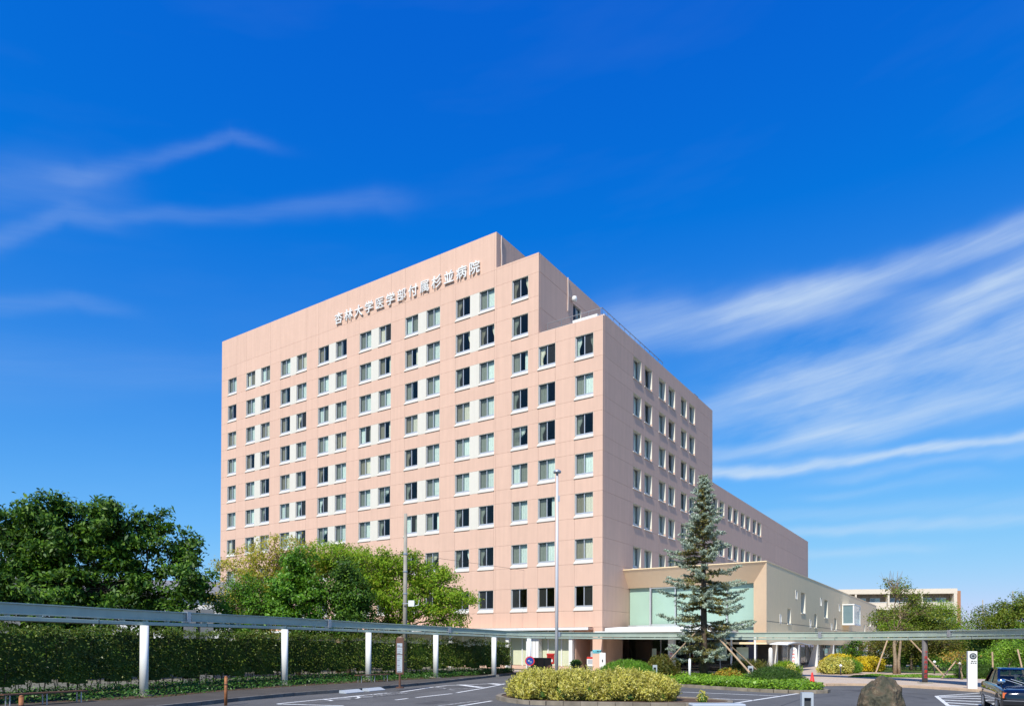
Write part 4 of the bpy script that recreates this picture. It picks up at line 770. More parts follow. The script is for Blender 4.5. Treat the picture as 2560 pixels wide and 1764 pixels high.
# ------------------------------------------------------------------ hedges and shrubs
def hedge(label, path, top, thick=.85, bottom=.2, dens=230, leaf=.10, mat=None, group=None, name='clipped_hedge'):
    P0 = resample(np.array(path, float), .5); t, n = nrm2(P0); Ls = np.r_[0, np.cumsum(np.linalg.norm(np.diff(P0, axis=0), axis=1))]; Lt = Ls[-1]
    root = thing(name, label, 'hedge', (*P0[len(P0)//2],0), 0, group); o0 = np.array([*P0[len(P0)//2],0])
    def at(s): return np.stack([np.interp(s, Ls, P0[:,0]), np.interp(s, Ls, P0[:,1])], 1), np.stack([np.interp(s, Ls, n[:,0]), np.interp(s, Ls, n[:,1])], 1)
    hp_ = random.uniform(0,9); Hh = lambda s: np.interp(s/Lt, [0,1], top)+.07*np.sin(s*1.9+hp_)+.05*np.sin(s*4.7+2*hp_)+.03*np.sin(s*11.3); P = []; N = []
    def face(k, side):
        s = rng.random(k)*Lt; c, nn = at(s); h = Hh(s)
        if side == 'top':
            o = rng.uniform(-.5,.5,k)*thick; z = h+rng.normal(size=k)*.07; nv = np.c_[nn*.1, np.ones(k)]
        else:
            sg = -1 if side == 'f' else 1; o = sg*(thick/2+rng.normal(size=k)*.06-np.abs(rng.normal(size=k))*.10); z = bottom+(h-bottom)*rng.random(k)**.92; nv = np.c_[nn*sg, .45*np.ones(k)]
            ragged = rng.random(k) < np.clip((.75-z)/.5, 0, .8); z = np.where(ragged, z+.7, z)
        P.append(np.c_[c+nn*o[:,None], z]-o0); N.append(nv+rng.normal(size=nv.shape)*.55)
    face(int(dens*Lt*(np.mean(top)-bottom)), 'f'); face(int(dens*.35*Lt*(np.mean(top)-bottom)), 'b'); face(int(dens*Lt*thick*1.2), 'top')
    ks = int(Lt*7); ss = rng.random(ks)*Lt; c, nn = at(ss); hh = Hh(ss); lh = rng.uniform(.08,.32,ks); ox = rng.uniform(-.5,.4,ks)*thick; sw = rng.normal(size=(ks,2))*.10
    for w_ in np.linspace(0,1,7): P.append(np.c_[c+nn*ox[:,None]+sw*w_, hh-.03+lh*w_]-o0+rng.normal(size=(ks,3))*.02); N.append(rng.normal(size=(ks,3))+np.array([0,0,.6]))
    P = np.concatenate(P); N = np.concatenate(N); gap = np.sin(P[:,0]*2.3+P[:,1]*1.9)*np.sin(P[:,2]*3.1+P[:,0]*1.3)+.5*np.sin(P[:,0]*6.1-P[:,2]*5.0); keep = (rng.random(len(P)) < np.clip(1.15-.55*np.clip(gap,0,1.5), .25, 1)); P = P[keep]; N = N[keep]
    put(leafmesh('foliage', P, N, leaf*rng.uniform(.5,1.5,len(P)), .5, mat or L['hedge']), 'foliage', root)
    st = MB(); k = int(Lt/.45)
    for i in range(k):
        c, nn = at(np.array([(i+.5)*Lt/k])); p = Vector((c[0][0]-o0[0], c[0][1]-o0[1], 0))
        for q in range(3): st.tube([p+Vector((random.uniform(-.1,.1),random.uniform(-.1,.1),0)), p+Vector((random.uniform(-.25,.25),random.uniform(-.25,.25),.9)), p+Vector((random.uniform(-.4,.4),random.uniform(-.3,.3),np.mean(top)-.15))], [.022,.016,.006], 4, False)
    st.build('stems', M['bark'], root)
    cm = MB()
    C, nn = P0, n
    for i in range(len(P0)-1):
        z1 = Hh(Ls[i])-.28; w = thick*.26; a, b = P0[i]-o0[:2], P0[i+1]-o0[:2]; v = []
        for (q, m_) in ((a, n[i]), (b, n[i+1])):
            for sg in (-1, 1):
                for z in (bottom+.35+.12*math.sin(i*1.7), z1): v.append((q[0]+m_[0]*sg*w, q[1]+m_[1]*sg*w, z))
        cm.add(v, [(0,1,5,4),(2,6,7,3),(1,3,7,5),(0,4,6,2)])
    cm.build('hidden_core', L['dkbush'], root); return root  # unseen dark core added inside the leaves to block light
HP = resample(smooth_path([(-25.5,18.0),(-20.9,26.0),(-18.0,31.5),(-15.2,37.0),(-11.4,43.2),(-7.0,47.8),(-3.2,51.0),(-.3,53.6)], .5), .5)
HS = [(0,17),(17,34),(34,48),(48,60),(60,70),(70,len(HP)-1)]
nmH = ['clipped hedge at the far left, between the picture edge and the first white post', 'clipped hedge running between the first and second white posts', 'clipped hedge with a yellowing patch, between the second and third white posts', 'clipped hedge behind the bus stop sign', 'clipped hedge between the two farther white posts right of the bus stop', 'shaggy end of the hedge beside the red post box']
tops = [2.80,2.76,2.74,2.66,2.55,2.42,2.28]
hk = len(HP)
for k in range(6):
    a, b = int(hk*[0,.28,.47,.63,.77,.88][k]), min(hk-1, int(hk*[.28,.47,.63,.77,.88,1.0][k])); hedge(nmH[k], HP[a:b+1], (tops[k], tops[k+1]), dens=230 if k < 3 else 180, leaf=.105 if k < 5 else .12, group='hedge along the walkway')
def cover(name, label, poly_fn, n, leaf, mat, h=.16, z0=.1, cat='ground cover'):
    xy = poly_fn(n); P = np.c_[xy, z0+rng.random(len(xy))*h+.05*np.sin(xy[:,0]*2.1)*np.cos(xy[:,1]*1.7)]; N = rng.normal(size=P.shape)*.6+np.array([0,-.2,1])
    me = leafmesh(name, P, N, leaf*rng.uniform(.6,1.3,len(P)), .55, mat); o = put(me, name); o['kind'] = 'stuff'; o['label'] = label; o['category'] = cat; return o
def strip_fn(A, B, pw=1.0):
    A = resample(A, .5); B = resample(B, .5)
    def f(n):
        u = rng.random(n); v = rng.random(n)**pw; ia = np.linspace(0,1,len(A)); ib = np.linspace(0,1,len(B))
        a = np.stack([np.interp(u, ia, A[:,i]) for i in (0,1)], 1); b = np.stack([np.interp(u, ib, B[:,i]) for i in (0,1)], 1); return a+(b-a)*v[:,None]
    return f
cover('ground_cover', 'low dark ivy like ground cover at the foot of the hedge', strip_fn(COV[6:], resample(HP, .5)), 30000, .11, L['cover'], .30)
# island with variegated shrub
ISL = smooth_path([(-.55,28.2),(-.28,26.9),(.74,25.45),(2.62,25.0),(4.6,24.75),(7.3,24.85),(8.1,25.5),(7.95,26.6),(6.7,27.7),(4.0,29.6),(1.4,30.2),(-.2,29.5),(-.55,28.2)], .3)
isl = sheet('traffic_island', [tuple(p) for p in ISL[:-1]], .11, M['soil']); kerbs(ISL, isl, M['kerb'], .2, .15, .62)
BED = smooth_path([(7.7,37.4),(8.5,36.9),(9.67,35.6),(11.4,33.2),(12.6,32.15),(13.9,31.95),(14.9,32.6),(15.1,34.4),(16.0,38.2),(14.2,42.2),(11.5,45.6),(8.0,47.2),(5.6,46.0),(5.2,42.5),(6.2,39.2),(7.7,37.4)], .3)
bed = sheet('planted_island', [tuple(p) for p in BED[:-1]], .11, M['soil']); kerbs(BED, bed, M['kerb'], .2, .15, .62)
def shrub(name, label, c, rx, ry, h, n, leaf, mat, ratio=.3, up=.9, rot=0.0, group=None, lump=.14, stems=True, spiky=0.0, shoots=0):
    t = thing(name, label, 'shrub', (c[0], c[1], .1), rot, group); d = unit(n); d[:,2] = np.abs(d[:,2]); a = np.arctan2(d[:,1], d[:,0])
    ph = random.uniform(0,6); bumps = 1+lump*np.sin(a*5+ph)*np.cos(d[:,2]*4+ph)+lump*.7*np.sin(a*11+2*ph+d[:,2]*7)
    r = (1-np.abs(rng.normal(size=n))*.16)*bumps; P = d*np.array([rx,ry,h])*r[:,None]; P[:,2] = np.maximum(P[:,2], .03)+.04
    P[:,:2] *= (1-.18*np.clip(1-P[:,2]/(h*.45), 0, 1))[:,None]
    N = d*.35+rng.normal(size=P.shape)*.6+np.array([0,-.2,.3]); T = d*.6+rng.normal(size=P.shape)*(.55-spiky*.35)+np.array([0,0,up])
    if shoots:
        sd_ = unit(shoots); sd_[:,2] = np.abs(sd_[:,2])*.8+.25; k = 9; bp = sd_*np.array([rx,ry,h])*.93; ln = rng.uniform(.10,.34,shoots)*min(1.0, h)
        dr = sd_*.7+rng.normal(size=sd_.shape)*.3+np.array([0,0,.5]); dr /= np.linalg.norm(dr, axis=1, keepdims=True); q = (bp[:,None,:]+dr[:,None,:]*ln[:,None,None]*np.linspace(0,1,k)[None,:,None]).reshape(-1,3)
        q += rng.normal(size=q.shape)*.015; P = np.concatenate([P, q]); N = np.concatenate([N, rng.normal(size=q.shape)]); T = np.concatenate([T, np.repeat(dr, k, 0)+rng.normal(size=q.shape)*.7])
    n = len(P); put(leafmesh('foliage', P, N, leaf*rng.uniform(.5,1.45,n), ratio, mat, 0, T), 'foliage', t)
    if stems:
        m = MB()
        for k in range(int(18+rx*ry*8)):
            q = d[k]; m.tube([(P[k][0]*.25,P[k][1]*.25,-.05),(P[k][0]*.6,P[k][1]*.6,P[k][2]*.5),tuple(P[k]*.97)], [.015,.01,.004], 4, False)
        m.build('stems', M['bark'], t)
    c2 = MB().lathe([(.62,-.05),(.78,.12*h),(.74,.4*h),(.5,.66*h),(.2,.78*h)], 14, sx=rx, sy=ry); c2.build('hidden_core', L['dkbush'], t); return t  # solid dark core inside the foliage
y_parts = [(1.0,27.2,1.15,1.25,1.0),(2.5,26.9,1.5,1.35,1.06),(4.3,26.8,1.5,1.35,1.04),(5.35,26.5,1.0,1.1,.88)]
ylab = ['pale yellow variegated shrub at the left end of the kerbed traffic island','pale yellow variegated shrub second from the left end of the traffic island','pale yellow variegated shrub third from the left on the traffic island','pale yellow variegated shrub at the right end of the traffic island clump']
for (x, y, rx, ry, h), lb in zip(y_parts, ylab): shrub('variegated_shrub', lb, (x, y), rx, ry, h, 15000, .125, L['yellow'], .28, .6, 0, 'yellow shrubs on the traffic island', .15, shoots=420)
shrub('variegated_shrub', 'tiny sparse yellow seedling at the right tip of the traffic island', (7.05,25.6), .22, .2, .42, 160, .10, L['yellow'], .35, .6, stems=True)
shrub('spreading_shrub', 'bright green feathery mound behind the yellow island shrubs', (6.7,40.3), 1.9, 1.5, 1.2, 20000, .16, L['lime'], .12, 1.2, 0, None, .06, spiky=.6)
shrub('spreading_shrub', 'olive green taller bush left of the spruce trunk', (9.0,41.6), 1.1, 1.0, 1.4, 9000, .14, L['olive'], .25, .8)
shrub('spreading_shrub', 'dark green low conifer mound at the right of the planted island', (14.1,37.2), 1.7, 1.2, .95, 17000, .12, L['dkbush'], .14, .9, 0, None, .05)
shrub('flowering_shrub', 'orange leaved low shrub beside the pale spruce prop', (12.7,40.8), .9, .7, .65, 3200, .12, L['orange'], .5, .5)
shrub('flowering_shrub', 'orange leaved low shrub at the far right corner of the planted island', (15.2,38.6), .5, .5, .6, 1500, .11, L['orange'], .5, .5)
shrub('grassy_shrub', 'tall yellow green grassy clump in front of the lobby posters', (15.3,44.6), 1.6, .8, 1.15, 6500, .26, L['olive'], .10, 1.6, spiky=.8)
shrub('grassy_shrub', 'yellow green grassy clump beside the beige hall porch', (18.4,46.6), 1.1, .7, 1.0, 4500, .24, L['cherry2'], .12, 1.6, spiky=.8)
shrub('leafy_shrub', 'white flecked leafy shrub beside the red cone', (16.0,39.8), .35, .35, 1.0, 900, .13, L['yellow'], .45, .7)
def bed_fn(n):
    P = BED; c = np.array([11.2,38.2]); k = rng.integers(0, len(P)-1, n); f = rng.random(n)[:,None]; e = P[k]+(P[k+1]-P[k])*f; r = rng.random(n)**.42; q = c+(e-c)*(r*.965)[:,None]; return q
cover('ground_cover', 'bright green leafy ground cover filling the kerbed planted island', bed_fn, 30000, .14, L['coverb'], .34, .12)
# shrubs along the beige hall and lawn
shrub('variegated_shrub', 'pale variegated round shrub left of the lime mound beside the beige hall', (24.6,52.6), 1.35, 1.1, 1.15, 6500, .16, L['yellow'], .35, .6)
shrub('spreading_shrub', 'lime green rounded mound between the pale and golden shrubs', (26.2,54.2), 1.3, 1.1, 1.2, 9000, .14, L['lime'], .14, .9, 0, None, .05)
shrub('golden_shrub', 'golden yellow shrub, left and taller of the golden pair by the beige hall', (27.0,57.2), 1.6, 1.1, 1.35, 8000, .19, L['gold'], .35, .7)
shrub('golden_shrub', 'golden yellow shrub, right and lower of the golden pair by the beige hall', (29.4,57.4), 1.5, 1.1, 1.15, 7000, .18, L['gold'], .35, .7)
tree('camellia', 'small glossy dark shrub tree between the golden shrubs and the hall fins', (30.6,62.5,0), 1.0, .05, [(0,0,1.7,.9,.8,.9),(.5,0,2.4,.6,.6,.6)], .17, L['ever'], M['bark'], 60, 34, .22, cat='shrub')
shrub('spreading_shrub', 'dark round bush behind the lawn right of the grey post', (31.2,46.6), 1.5, 1.0, .95, 9000, .11, L['dkbush'], .2, .8, 0, None, .05)
hedge('low trimmed box hedge behind the white pylon and the car', [(31.5,42.0),(34.5,41.3),(39.5,40.2),(46,38.5)], (1.35,1.35), 1.2, .1, 200, .085, L['dkbush'], None, 'box_hedge')
hedge('long shaded green hedge at the back of the lawn', [(31.0,62.5),(35,61),(40,58),(47,54),(56,50)], (1.5,1.6), 1.2, .1, 90, .12, L['camph'], None, 'box_hedge')
hedge('tall dense tree screen behind everything at the right edge', [(36,66),(42,62),(50,57),(60,52)], (3.3,3.2), 1.4, .3, 90, .17, L['mixed'], None, 'screen_hedge')
# grass blades on the lawn edge
def lawn_fn(n):
    x = rng.uniform(23.2,38,n); lo = np.interp(x, [23.2,28,31.8,36,38], [47.4,46.8,45.3,42.6,44.8]); hi = np.interp(x, [23.2,24.8,26.6,28.8,31.5,34.4,38], [47.8,49.6,50.6,50.4,49.4,48.2,45.2]); return np.c_[x, lo+(hi-lo)*rng.random(n)]
cover('grass', 'short sunlit grass of the rounded lawn on the right', lawn_fn, 14000, .10, L['coverb'], .05, .09, 'grass')

# ------------------------------------------------------------------ street furniture
# flagpole in the island
fp = thing('flagpole', 'tall slender silver flagpole rising from behind the yellow island shrubs', 'flagpole', (1.95,30.2,.1))
MB().tube([(0,0,0),(0,0,5),(.0,0,9.6)], [.075,.068,.05], 14).build('pole', M['silver'], fp, True)
MB().lathe([(.02,9.56),(.17,9.6),(.17,9.68),(.08,9.74),(.02,9.76)], 16).build('cap', M['galv'], fp, True)
MB().box(.05,.11,-.03,.03,8.35,8.6).build('halyard_cleat', M['galv'], fp); MB().tube([(0,0,0),(0,0,.35)], .12, 14).build('base_sleeve', M['galv'], fp)
# utility pole
up = thing('utility_pole', 'concrete utility pole with white box rising through the cherry tree', 'utility pole', (-7.3,47.2,0))
MB().tube([(0,0,0),(0,0,11.1)], [.17,.11], 14).build('pole', M['concrete'], up, True)
bx_ = MB().box(.28,.68,-.45,-.1,4.75,5.15).build('white_box', M['white'], up); MB().box(-.12,.30,-.32,-.26,4.92,4.98).build('arm', M['galv'], bx_); MB().tube([(.75,-.3,4.8),(.95,-.3,4.85),(1.0,-.3,5.2)], .025, 6).build('antenna', M['white'], bx_)
for z in (8.3,7.1,5.6): MB().lathe([(.165,z),(.165,z+.09)], 14).build('band', M['galv'], up)
MB().tube([(-.16,-.05,8.35),(-8,3,8.2),(-14,6,8.6)], .012, 5, False).build('wire', M['black'], up); MB().tube([(.16,.05,8.35),(9,16,8.9)], .012, 5, False).build('wire', M['black'], up)
# bus stop sign
bs = thing('bus_stop_sign', 'brown framed bus stop post with three white timetable panels by the kerb', 'bus stop', (-5.35,33.1,.1), R(-8))
MB().tube([(0,0,0),(0,0,.72)], .055, 10).build('post', M['brown'], bs); MB().lathe([(.2,0),(.2,.05),(.08,.07)], 16).build('foot', M['brown'], bs)
fr = MB(); fr.box(-.19,.19,-.05,.05,.66,2.30); fr.build('frame', M['brown'], bs); MB().lathe([(.19,2.30),(.17,2.40),(.08,2.46)], 16, sy=.27).build('top_cap', M['brown'], bs)
for z0, z1 in ((.76,1.58),(1.62,1.95),(1.98,2.14)): 
    p = MB().box(-.13,.13,-.06,-.05,z0,z1).build('timetable_panel', M['bluewhite'], bs)
    for k in range(int((z1-z0)/.09)): MB().box(-.11,.11-random.uniform(0,.12),-.064,-.06,z0+.03+k*.09,z0+.055+k*.09).build('text_row', M['ink'] if k%3 == 0 else M['steel2'], p)
# benches under the walkway
def bench(label, c, rz, L_=2.2):
    t = thing('bench', label, 'bench', (*c,.1), rz, 'brown benches under the walkway')
    for k in range(3): MB().box(-L_/2,L_/2,-.2+k*.14,-.2+k*.14+.12,.38,.42).build('seat_slat', M['brown'], t)
    for x in (-L_/2+.2, 0, L_/2-.2):
        for y in (-.15,.15): MB().tube([(x,y,0),(x,y,.38)], .022, 8).build('leg', M['galv'], t)
bench('brown slatted bench in the bottom left corner', (-15.9,23.6), R(58), 2.6); bench('brown slatted bench beside the third white post', (-7.7,38.4), R(50), 2.2)
# bollards and traffic cone
def bollard(label, c, h, rz=0):
    t = thing('rusty_bollard', label, 'bollard', (*c,.0), rz, 'rusty bollards on the kerb'); MB().tube([(0,0,0),(0,0,h)], .055, 12).build('tube', M['rust'], t, True); MB().lathe([(.055,h),(.045,h+.03),(.01,h+.045)], 12).build('cap', M['rust'], t, True); MB().lathe([(.06,h*.72),(.06,h*.72+.05)], 12).build('band', M['brown'], t)
bollard('rusty orange post standing by the kerb, right of the first white walkway post', (-10.15,24.6), 1.0); bollard('short rusty orange post at the bottom left edge of the picture', (-12.1,17.1), .86)
def cone(label, c, h, mat, bands=()):
    t = thing('traffic_cone', label, 'traffic cone', c); MB().lathe([(.17*h/.7,.03),(.15*h/.7,.06),(.03,h),(.015,h+.005)], 20).build('cone', M[mat], t, True); b = MB().box(-.19,.19,-.19,.19,0,.035).build('base', M[mat], t); bevel(b, .03)
    for z in bands: r = .15*h/.7*(1-(z-.06)/(h-.06))+.03*(z/h); MB().lathe([(r+.004,z),(r-.008,z+.1)], 20).build('white_band', M['white'], t)
cone('bright red traffic cone at the tip of the planted island', (15.0,34.6,.13), .74, 'red'); cone('small orange cone far off beside the pink corner pier', (5.6,54.4,.06), .45, 'orange')
# no parking sign and things by the hospital corner
ns = thing('no_parking_sign', 'round blue sign with red ring on a red and white striped stand', 'road sign', (1.25,48.2,.06), R(-4))
o = MB().tube([(0,-.03,1.0),(0,.0,1.0)], .33, 28).build('ring', M['red'], ns); MB().tube([(0,-.04,1.0),(0,-.03,1.0)], .26, 28).build('disc', M['signblue'], ns)
for (a, b) in (((-.13,.02),(-.02,.06)),((-.13,.02),(-.02,-.02))): MB().bar((a[0],-.045,1.0+a[1]),(b[0],-.045,1.0+b[1]), .035,.035).build('arrow', M['white'], ns)
for k in range(2): MB().box(.0,.15,-.046,-.041,.93+k*.08-.06,.965+k*.08-.06).build('caption', M['bluewhite'], ns)
for k in range(4): MB().tube([(0,0,.05+k*.16),(0,0,.05+(k+1)*.16)], .05-.004*k, 12).build('stripe', M['red' if k%2 == 0 else 'white'], ns)
MB().lathe([(.22,0),(.2,.06),(.06,.1)], 16).build('foot', M['red'], ns)
t = thing('screen_box', 'low dark brown screen box behind the round no parking sign', 'cabinet', (2.15,51.2,.06), R(-6)); MB().box(-.75,.75,-.3,.3,0,1.12).build('body', M['darkpanel'], t); MB().box(-.78,.78,-.33,.33,1.12,1.17).build('lid', M['darkpanel'], t)
for k in range(3): MB().box(-.7+k*.49,-.26+k*.49,-.315,-.3,.06,1.06).build('side_panel', M['brown'], t)
t = thing('post_box', 'red pillar post box on dark legs beside the flagpole', 'post box', (3.05,54.3,.06), R(-12)); b = MB().box(-.28,.28,-.25,.25,.62,1.38).build('body', M['redpaint'], t); bevel(b, .05, 3); b = MB().box(-.31,.31,-.29,.29,1.32,1.46).build('hood', M['redpaint'], t); bevel(b, .05, 3); MB().box(-.22,.0,-.26,-.25,1.18,1.23).build('slot', M['black'], t); MB().box(.04,.22,-.26,-.25,1.18,1.23).build('slot', M['black'], t); MB().box(-.18,.18,-.256,-.25,.8,1.0).build('plate', M['white'], t); MB().box(-.1,.1,-.1,.1,0,.62).build('leg', M['black'], t)
pl_ = thing('planter', 'dark grey planter with small leafy plant beside the white column', 'planter', (5.0,54.2,.06)); MB().lathe([(.30,0),(.38,.55),(.40,.55),(.40,.60),(.34,.60),(.33,.5)], 6).build('pot', M['pot'], pl_); P = unit(700)*np.array([.5,.5,.28])*(rng.random((700,1))**.4)+np.array([0,0,.72]); put(leafmesh('plant', P, None, .13, .5, L['cover']), 'plant', pl_)
def hl(lx, ly): return (HC[0]+lx*math.cos(HR)-ly*math.sin(HR), HC[1]+lx*math.sin(HR)+ly*math.cos(HR))
x, y = hl(-1.4,.7); t = thing('notice_stand', 'white notice stand with a pink header inside the dark porch', 'stand', (x,y,.06), HR); MB().box(-.34,.34,-.12,.12,.35,1.12).build('board', M['white'], t); MB().box(-.34,.34,-.13,-.121,.95,1.12).build('header', M['redpaint'], t); MB().box(-.26,.26,-.13,-.121,.5,.9).build('print', M['bluewhite'], t); MB().box(-.3,.3,-.2,.2,0,.35).build('base', M['grey'], t)
MB().box(.0,.22,-.08,.08,1.12,1.6).build('dispenser', M['bluewhite'], t)
x, y = hl(.48,-.9); t = thing('notice_board', 'white upright notice board right of the pink corner pier', 'board', (x,y,.06), HR); MB().box(-.27,.27,-.03,.03,.3,1.5).build('board', M['white'], t); MB().box(-.05,.06,-.036,-.03,.72,.95).build('emblem', M['ink'], t); MB().box(-.2,-.14,-.02,.02,0,.3).build('leg', M['galv'], t); MB().box(.14,.2,-.02,.02,0,.3).build('leg', M['galv'], t)
# signboard by the porch with red vertical lettering, round topped
t = thing('no_smoking_board', 'white round topped board with red vertical lettering near the hall porch', 'board', (22.6,55.6,.06), R(-18)); pf = [(-.27,.0),(.27,.0),(.27,1.75)]+[(.27*math.cos(a),1.75+.27*math.sin(a)) for a in np.linspace(0,math.pi,9)[1:-1]]+[(-.27,1.75)]
m = MB(); n_ = len(pf); m.add([(a,-.04,b) for a, b in pf]+[(a,.04,b) for a, b in pf], [tuple(range(n_)), tuple(range(2*n_-1,n_-1,-1))]+[(i,n_+i,n_+(i+1)%n_,(i+1)%n_) for i in range(n_)]); bo_ = m.build('board', M['white'], t); vtext('敷地内は禁煙', .2, bo_, (0,-.045,1.62), M['red'], .25)
t = thing('marker_post', 'plain white round topped post left of the porch fins', 'post', (20.5,54.9,.06)); MB().lathe([(.16,0),(.16,1.75),(.14,1.88),(.08,1.97),(.01,2.0)], 14).build('shaft', M['white'], t, True); MB().lathe([(.2,0),(.2,.06)], 14).build('foot', M['white'], t)
t = thing('marker_post', 'thin white guard post just left of the spruce trunk', 'post', (10.6,41.3,.1)); MB().tube([(0,0,0),(0,0,1.25)], .075, 12).build('shaft', M['white'], t, True); MB().lathe([(.075,1.25),(.05,1.30),(.01,1.31)], 12).build('cap', M['white'], t, True)
# garden lights
def glight(label, c, h=.55):
    t = thing('garden_light', label, 'lamp', (*c,.08), 0, 'low garden lights'); MB().tube([(0,0,0),(0,0,h)], .05, 10).build('stem', M['pot'], t, True); MB().lathe([(.03,h),(.1,h+.05),(.11,h+.13),(.05,h+.2),(.01,h+.21)], 14).build('globe', M['white'], t, True)
glight('small garden light with white globe in front of the pale variegated shrub', (24.3,51.2)); glight('small garden light with white globe beside the grey post on the lawn', (32.7,53.6), .8); glight('small garden light with white globe left of the dark round bush', (29.4,45.5), .9)
def lbox(label, c, w=.26, h=.9):
    t = thing('light_bollard', label, 'bollard', (*c,.0), R(-10), 'grey portal light bollards'); d = .1
    MB().box(-w/2,-w/2+.06,-d,d,0,h-.14).build('leg', M['bluewhite'], t); MB().box(w/2-.06,w/2,-d,d,0,h-.14).build('leg', M['bluewhite'], t); MB().box(-w/2,w/2,-d,d,h-.14,h).build('head', M['bluewhite'], t); MB().box(-w/2+.06,w/2-.06,-.02,.06,0,h-.14).build('inner_panel', M['pot'], t)
lbox('grey portal shaped light bollard cut by the bottom edge', (8.09,19.0), .30, .92); lbox('small grey light bollard among the grasses of the planted island', (14.6,42.4), .3, .95); lbox('tiny grey light bollard in the green feathery mound', (8.3,40.2), .25, 1.05)
t = thing('stone_bench', 'pale blue grey bench top just showing at the bottom edge', 'bench', (6.1,20.6,0), R(2)); b = MB().box(-.8,.8,-.25,.25,.38,.48).build('seat', M['bluewhite'], t); bevel(b, .05, 3)
for x in (-.6,.6): MB().box(x-.08,x+.08,-.2,.2,0,.38).build('leg', M['concrete'], t)
# pylon sign
py = thing('sign_pylon', 'tall white pylon sign with a dark ring emblem in front of the walkway', 'pylon', (22.85,34.4,.06), R(-24)); b = MB().box(-.20,.20,-.16,.16,0,1.9).build('body', M['white'], py); bevel(b, .01, 1)
MB().lathe([(.15,0),(.15,.012)], 28).build('ring', M['ink'], py); o = py.children[-1]; o.rotation_euler = (math.pi/2,0,0); o.location = (.02,-.161,1.66)
o2 = MB().lathe([(.105,0),(.105,.006)], 28).build('disc', M['steel2'], py); o2.rotation_euler = (math.pi/2,0,0); o2.location = (.02,-.174,1.66)
o3 = MB().lathe([(.05,0),(.05,.006)], 20).build('dot', M['ink'], py); o3.rotation_euler = (math.pi/2,0,0); o3.location = (.02,-.1815,1.66)
for (a, b_, z) in ((-.06,.03,1.38),(.06,.10,1.38),(.12,.16,1.38),(-.08,-.01,1.29),(.02,.07,1.29),(.10,.16,1.29)): MB().box(a,b_,-.164,-.16,z,z+.05).build('caption', M['ink'], py)
# boulder
def boulder():
    import bmesh
    bm = bmesh.new(); bmesh.ops.create_icosphere(bm, subdivisions=6, radius=1)
    from mathutils import noise
    planes = [(Vector((.35,-.9,.3)).normalized(), .86), (Vector((-.7,-.55,.35)).normalized(), .86), (Vector((.9,-.2,.3)).normalized(), .87), (Vector((.05,-.6,.8)).normalized(), .93), (Vector((-.55,.0,.83)).normalized(), .94)]
    for v in bm.verts:
        p = v.co.copy()
        for n, d in planes:
            k = p.dot(n)
            if k > d: p -= n*(k-d)*.92
        q = p*1.7; p *= 1+.09*noise.noise(q)-.10*abs(noise.noise(q*1.6+Vector((3,1,2))))+.05*noise.noise(q*3.6)-.05*abs(noise.noise(q*4.4))+.025*noise.noise(q*9)+.012*noise.noise(q*20); v.co = Vector((p.x*.80, p.y*.75, p.z*1.17))
    me = bpy.data.meshes.new('boulder'); bm.to_mesh(me); bm.free(); me.materials.append(M['rock']); me.polygons.foreach_set('use_smooth', [True]*len(me.polygons))
    o = put(me, 'boulder', None, (12.62,23.6,.02), R(20)); return tag(o, 'large craggy brown green boulder cut by the bottom edge', 'boulder')
boulder()
